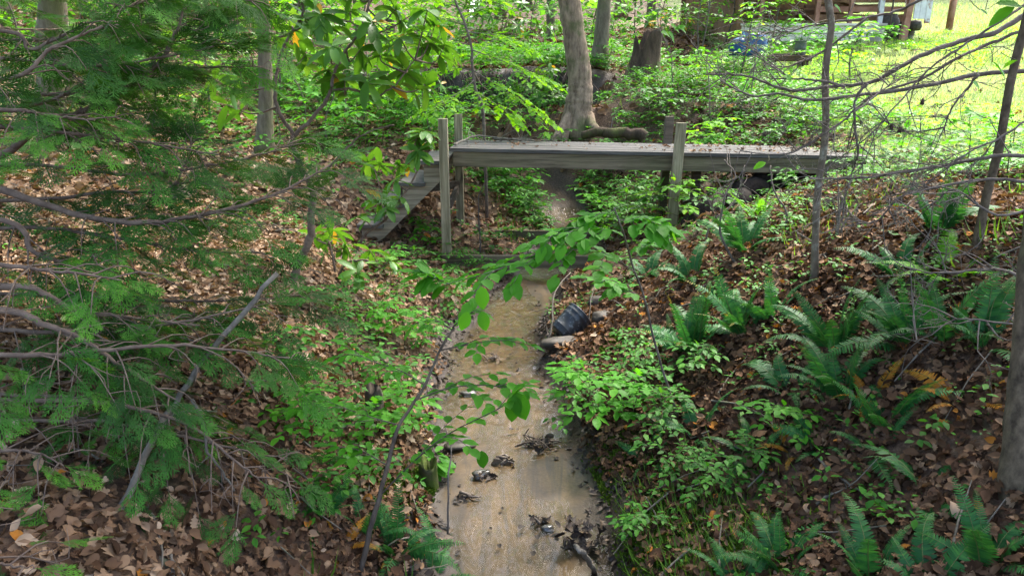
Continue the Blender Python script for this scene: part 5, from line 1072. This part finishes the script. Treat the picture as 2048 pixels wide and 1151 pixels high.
# near beech over the stream
b_ = gp(1358, 838); db = depth(b_); st_ = [b_, pt(1335, 770, db-.08), pt(1307, 675, db-.2), pt(1290, 600, db-.35), pt(1262, 520, db-.55), pt(1245, 460, db-.7), pt(1228, 415, db-.75)]
tw_ = [[pt(x, y, db-z) for x, y, z in pl] for pl in [
 [(1272, 545, .5), (1210, 505, .66), (1130, 500, .74), (1040, 525, .80), (960, 550, .84), (880, 572, .88)],
 [(1262, 520, .55), (1300, 485, .65), (1340, 470, .7)], [(1250, 470, .68), (1190, 455, .74), (1120, 468, .8), (1060, 488, .84)],
 [(1238, 440, .7), (1290, 440, .8), (1335, 455, .85)], [(1232, 420, .75), (1180, 440, .6), (1130, 470, .4)], [(1290, 600, .35), (1240, 570, .3), (1170, 555, .4)],
 [(900, 568, .88), (870, 556, .9), (830, 545, .9)]]]
tw_[4] = [pt(x, y, db-z) for x, y, z in [(1232, 420, .75), (1180, 435, .7), (1130, 455, .68)]]
sapling('beech_sapling', 'beech sapling on the right bank arching its big leafy spray across the stream', st_, .0065, .003, tw_, .084, T_BEECH, 'beech', 81, dens=.36, sub=7, subl=.36, ang=36)
b_ = gp(718, 1150); db = depth(b_); st_ = [b_-[0, 0, .05], pt(735, 1080, db-.0), pt(760, 990, db), pt(775, 930, db+.05), pt(800, 850, db+.1), pt(850, 770, db+.2), pt(880, 700, db+.25), pt(908, 655, db+.3)]
tw_ = [[pt(x, y, db+z) for x, y, z in pl] for pl in [
 [(762, 988, 0), (830, 920, -.05), (900, 865, -.1), (1000, 815, -.15), (1025, 790, -.18)], [(850, 770, .2), (800, 740, .2), (740, 720, .2), (690, 690, .2)], [(880, 700, .25), (930, 690, .2), (1000, 680, .1), (1060, 690, .1)],
 [(905, 660, .3), (870, 640, .3), (820, 650, .35)], [(830, 800, .15), (900, 775, .1), (980, 770, .05), (1050, 785, .0)], [(800, 850, .1), (730, 830, .15), (650, 800, .2)], [(775, 930, .05), (720, 900, .05), (660, 890, .0)], [(905, 655, .3), (930, 630, .25), (950, 625, .2)]]]
sapling('beech_sapling', 'thin dark beech sapling rooted on the near left bank leaning over the stream', st_, .011, .004, tw_, .062, T_BEECH, 'beech', 82, dens=.55, sub=3, subl=.5, smat='barkdark')
sp = bpy.data.objects['beech_sapling.001']
tw0 = bpy.data.objects['beech_sapling']
for (x, y, dx, s) in ((962, 572, .1, .085), (935, 622, -.3, .075), (962, 622, .25, .075)): hl = MB(); inst(hl, T_BEECH, pt(x, y, 2.35), (dx, -.1, -1), (.2, -1, .1), s, .6); obj('hanging_leaf', hl, M['beech'], tw0, Vector(tw0.location))
for (x, y, dx, s) in ((1028, 788, -.05, .105), (1032, 784, .35, .11), (963, 900, .1, .07)): hl = MB(); inst(hl, T_BEECH, pt(x, y, db-.18), (dx, -.1, -1), (.2, -1, .1), s, .15); obj('hanging_leaf', hl, M['beech'], sp, Vector(sp.location))
# bright maple layers at the top centre
Ym = 8.7; b_ = py_(973, 290, Ym); b_[2] = H(b_[0], b_[1]); st_ = [b_, py_(966, 229, Ym), py_(952, 184, Ym), py_(945, 139, Ym), py_(942, 90, Ym), py_(925, 35, Ym), py_(910, 0, Ym), py_(890, -80, Ym)]
tw_ = [[py_(x, y, Ym+z) for x, y, z in pl] for pl in [
 [(945, 140, 0), (1000, 175, -.2), (1060, 215, -.3), (1118, 255, -.4)], [(943, 100, 0), (1000, 120, -.2), (1060, 145, -.3), (1110, 165, -.4)], [(935, 65, 0), (990, 70, -.1), (1040, 85, -.2), (1075, 110, -.3)], [(925, 35, 0), (960, 20, .2), (1000, 15, .3)],
 [(942, 90, 0), (900, 85, .2), (860, 100, .3), (800, 125, .4)], [(930, 50, 0), (880, 40, .2), (820, 60, .3), (770, 90, .4)], [(918, 15, 0), (870, 0, .2), (810, 10, .3)], [(945, 140, 0), (900, 135, .3), (850, 155, .4), (800, 190, .5)], [(945, 120, 0), (970, 95, .6), (1010, 60, .9)], [(948, 160, 0), (920, 185, -.4), (880, 205, -.6), (850, 230, -.7)], [(952, 184, 0), (1000, 215, .4), (1040, 250, .5)], [(905, -20, 0), (960, -20, .2), (1020, 10, .2)], [(905, -20, 0), (840, -20, .1), (760, 20, .2)]]]
sapling('maple_sapling', 'slender young maple with bright yellow green layered leaves behind the bridge', st_, .022, .010, tw_, .105, T_MAP, 'maple', 83, dens=.42, sub=5, subl=.55, rmid=.6)
# leafy young trees of the middle distance
YT = [(720, 200, 12.0, 2.4, 'maple', .5, 'light green young tree behind the tall rhododendron'), (590, 190, 13.0, 2.6, 'maple', .3, 'loose young tree behind the slender grey trunk'), (830, 150, 14.5, 2.4, 'maple', .7, 'brightest young tree left of the slender maple'),
 (470, 190, 14.0, 2.6, 'far', .4, 'blue green young tree left of the slender grey trunk'), (340, 200, 13.0, 2.2, 'far', .5, 'young tree beyond the conifer boughs'), (230, 210, 11.5, 2.0, 'far', .6, 'young tree right of the thick mossy trunk'), (40, 220, 12.0, 2.4, 'maple', .4, 'sunlit young tree at the far left edge'),
 (1060, 90, 18.0, 2.0, 'far', .6, 'bushy young tree left of the pale far trunk'), (1180, 90, 20.0, 2.2, 'far', .5, 'bushy young tree between the two big trunks'), (1270, 70, 20.0, 2.4, 'far', .4, 'young tree above the jagged stump'), (1400, 110, 15.5, 2.2, 'far', .5, 'twiggy young tree left of the blue tarpaulin'), (1450, 70, 18.0, 2.2, 'maple', .3, 'young tree against the left end of the shed'),
 (1540, 90, 16.2, 1.5, 'maple', .5, 'few stemmed young tree in front of the concrete wall'), (1700, 160, 12.0, .8, 'maple', .7, 'low bright young tree on the lawn behind the bare limbs'), (1480, 150, 13.0, 1.3, 'far', .6, 'leafy young tree left of the rusty bench'), (1400, 60, 16.5, 2.6, 'maple', .4, 'tall young tree left of the shed'), (420, 250, 10.0, 1.4, 'far', .6, 'low young tree right of the conifer boughs'), (300, 240, 9.6, 1.5, 'far', .5, 'low young tree behind the long conifer bough'), (200, 255, 9.0, 1.3, 'far', .55, 'low young tree at the foot of the thick mossy trunk'), (560, 250, 11.0, 1.5, 'maple', .4, 'young tree right of the foot of the slender grey trunk'), (660, 110, 17.0, 2.8, 'maple', .5, 'far light young tree high on the left slope'), (930, 70, 17.5, 2.2, 'far', .6, 'far young tree behind the slender maple')]
for k, (px, py, Y, h, lm, rm, lab) in enumerate(YT):
    p = py_(px, py, Y); p[2] = H(p[0], p[1]); new_plant('young_tree', lab, 'tree', 'leafy young trees in the middle distance', p, dict(h=h, lean=(.15, -.05), nb=15, bl=h*.42, leaf=.12, T=T_SM, seed=900+k, r=.018, t0=.18, dens=.42, el=(.0, .5), rmid=rm), lm, 'twig', ('trunk', 'crown'))
# weeds along the concrete wall and twiggy bush
for k, (px, py, s, lab) in enumerate([(1600, 112, 2.0, 'pale weed clump at the left foot of the concrete wall'), (1660, 112, 2.2, 'weed clump at the middle of the concrete wall'), (1720, 108, 2.2, 'weed clump at the right foot of the concrete wall'), (1770, 105, 1.9, 'weed clump under the white corner board')]):
    shrub(px, py, [5, 4, 2, 0][k], s, lab, k*1.7, 'weeds along the concrete wall')

for k, (px, py, Y, h, lab) in enumerate([(560, 270, 9.2, 1.2, 'thin bare sapling just right of the slender grey trunk'), (610, 262, 9.8, 1.0, 'thin bare sapling behind the fork of the rhododendron'), (655, 280, 9.3, .9, 'short bare sapling left of the thicket'), (690, 262, 10.2, 1.4, 'tall bare sapling at the left side of the thicket'), (725, 268, 9.8, 1.0, 'bare sapling in the middle of the thicket'), (765, 250, 10.6, 1.2, 'bare sapling behind the big leaf whorl'), (820, 262, 10.0, 1.1, 'bare sapling above the bridge stairs'), (865, 262, 9.7, .9, 'bare sapling just left of the front left post'), (990, 262, 9.8, .9, 'bare sapling right of the slender maple stem'), (1040, 232, 11.0, 1.2, 'bare sapling in front of the undercut bank'), (1225, 215, 10.6, 1.0, 'bare sapling right of the big trunk'), (1345, 185, 11.5, 1.3, 'bare sapling right of the jagged stump'), (1425, 215, 10.2, 1.5, 'bare sapling beyond the deck under the limbs'), (1500, 205, 10.8, 1.3, 'bare sapling left of the lichened trunk, beyond the deck'), (1530, 120, 15.4, 1.9, 'bare stem in front of the left half of the concrete wall'), (1548, 118, 15.6, 2.0, 'second bare stem in front of the concrete wall, leaning right'), (960, 468, 7.6, .9, 'dark straight sapling stem under the left half of the deck')]):
    p = py_(px, py, Y); p[2] = H(p[0], p[1]); g = np.random.default_rng(1300+k); stick('bare_sapling', [p, p+[g.normal(0, .05)*h, 0, h*.4], p+[g.normal(0, .12)*h, g.normal(0, .05), h*.75], p+[g.normal(0, .25)*h, 0, h]], .011, .004, 'twig' if k % 3 else 'lichenbark', lab, 'sapling', 8, 1300+k, 'bare saplings in the undergrowth')
# far woods
fw = MB(); g = np.random.default_rng(33); n = 9000; x = g.uniform(-34, 34, n); y = g.uniform(14.5, 44, n); k = (np.abs(x) < y*.95+3) & ~((x > 3.4) & (y < 27+.1*x)) & (g.random(n) < .35+.65*sst(15, 22, y)); x, y = x[k], y[k]; m = len(x); per = 16
top = np.where(y < 20, 2.4, 7.5); z = H(x, y)+.15+top*g.random(m)**1.25
P = np.repeat(np.stack([x, y, z], -1), per, 0)+g.normal(0, 1, (m*per, 3))*np.array([.42, .42, .12]); a = g.uniform(0, 6.28, m*per); tn = np.repeat(np.clip(.42+.55*fbm(x*.35, y*.35+z*.3, 3)+g.normal(0, .12, m), 0, 1), per)
inst(fw, T_DI, P, np.stack([np.cos(a), np.sin(a), g.normal(-.2, .25, m*per)], -1), UP+g.normal(0, .4, (m*per, 3)), g.uniform(.13, .24, m*per), tn)
tag(obj('far_woods', fw, M['far']), 'leafy mass of far woods on the hillside', kind='stuff')
for k, (px, Y, r, lab) in enumerate([(20, 17, .13, 'far trunk at the extreme left'), (185, 19, .12, 'far trunk right of the thick mossy trunk'), (252, 24, .2, 'far trunk behind the conifer boughs, fourth from the left'), (330, 21, .13, 'thin far trunk left of the broad brown one'), (466, 18.5, .24, 'broad brown far trunk near the slender grey trunk'), (604, 22, .14, 'far trunk right of the slender grey trunk'), (660, 26, .2, 'dim far trunk behind the rhododendron leaves'), (720, 23, .12, 'thin dim trunk behind the light young tree'), (790, 25, .18, 'dim trunk left of the slender maple'), (872, 21, .10, 'thin pale trunk just left of the slender maple'), (1000, 27, .18, 'dim trunk right of the slender maple'), (1055, 30, .2, 'far reddish trunk left of the pale far trunk'), (1240, 27, .22, 'far trunk right of the second trunk'), (1300, 24, .14, 'thin far trunk above the jagged stump'), (1990, 34, .22, 'far trunk in the dark woods beyond the lawn'), (2040, 31, .16, 'far trunk at the extreme upper right')]):
    p = py_(px, 60, Y); p[2] = H(p[0], p[1]); q = p+[rng.normal(0, .25), 0, 8.5]; tree('forest_tree', [p, (p+q)/2+[rng.normal(0, .15), 0, 0], q], [r, r*.85, r*.6], lab, ['bark', 'barkmoss', 'barkdark'][k % 3], (0, 0, 1.5, 3.2, 3.2, 2.2, 55) if k % 2 == 0 else None, 'far trunks in the woods', .4, 16, 10, 100+k, leaf=.22)
# exposed roots hanging from the undercut bank
er = MB(); g = np.random.default_rng(55)
for k in range(170):
    x = g.uniform(-1.8, 1.5); o = np.array([x, 12.98+g.uniform(-.05, .1), H(x, 13.2)-g.uniform(0, .2)]); L = g.uniform(.3, .75); e_ = o+[g.normal(0, .18), -g.uniform(.02, .22), -L]; tube(er, smooth_line([o, (o+e_)/2+g.normal(0, .06, 3)-[0, .06, 0], e_], 7), np.linspace(.014, .004, 7)*g.uniform(.4, 1.3), 5)
tag(obj('hanging_roots', er, M['conbark'], None, (0, 13, 1.6)), 'tangle of bare roots hanging down the undercut earth bank', 'roots')

# ------------------------------------------------------------------ camera and light
cam = bpy.data.cameras.new('camera'); co = bpy.data.objects.new('camera', cam); COL.objects.link(co); co.location = (0, 0, CH); co.rotation_euler = (math.pi/2-PITCH, 0, 0)
cam.sensor_width = 36; cam.lens = F/2048*36; cam.clip_start = .05; cam.clip_end = 500; scene.camera = co
EXPO = 2.6
SUN_EL, SUN_AZ = R(58), R(38)          # azimuth clockwise from +Y: the sun stands ahead and to the right
sd_ = Vector((math.sin(SUN_AZ)*math.cos(SUN_EL), math.cos(SUN_AZ)*math.cos(SUN_EL), math.sin(SUN_EL)))
ld = bpy.data.lights.new('sun', 'SUN'); ld.energy = 2.4; ld.angle = R(14); ld.color = (1, .96, .90); lo = bpy.data.objects.new('sun', ld); COL.objects.link(lo); lo.location = sd_*30; lo.rotation_euler = (-sd_).to_track_quat('-Z', 'Y').to_euler()
wd = bpy.data.worlds.new('World'); scene.world = wd; wd.use_nodes = True; t = wd.node_tree; sk = t.nodes.new('ShaderNodeTexSky'); sk.sky_type = 'NISHITA'; sk.sun_disc = False; sk.sun_elevation = SUN_EL; sk.sun_rotation = SUN_AZ; sk.dust_density = 4.0; sk.ozone_density = .2; sk.air_density = .8
bg = t.nodes['Background']; bg.inputs[1].default_value = .15; t.links.new(sk.outputs[0], bg.inputs[0])
vs_ = scene.view_settings; vs_.view_transform = 'Standard'; vs_.look = 'None'; vs_.exposure = EXPO; vs_.gamma = 1
c = scene.cycles; c.max_bounces = 7; c.diffuse_bounces = 4; c.glossy_bounces = 2; c.transmission_bounces = 4; c.transparent_max_bounces = 6; c.caustics_reflective = False; c.caustics_refractive = False; c.use_denoising = True; c.denoiser = 'OPENIMAGEDENOISE'; c.denoising_input_passes = 'RGB_ALBEDO_NORMAL'; c.denoising_prefilter = 'NONE'; c.sample_clamp_indirect = 3; c.sample_clamp_direct = 5
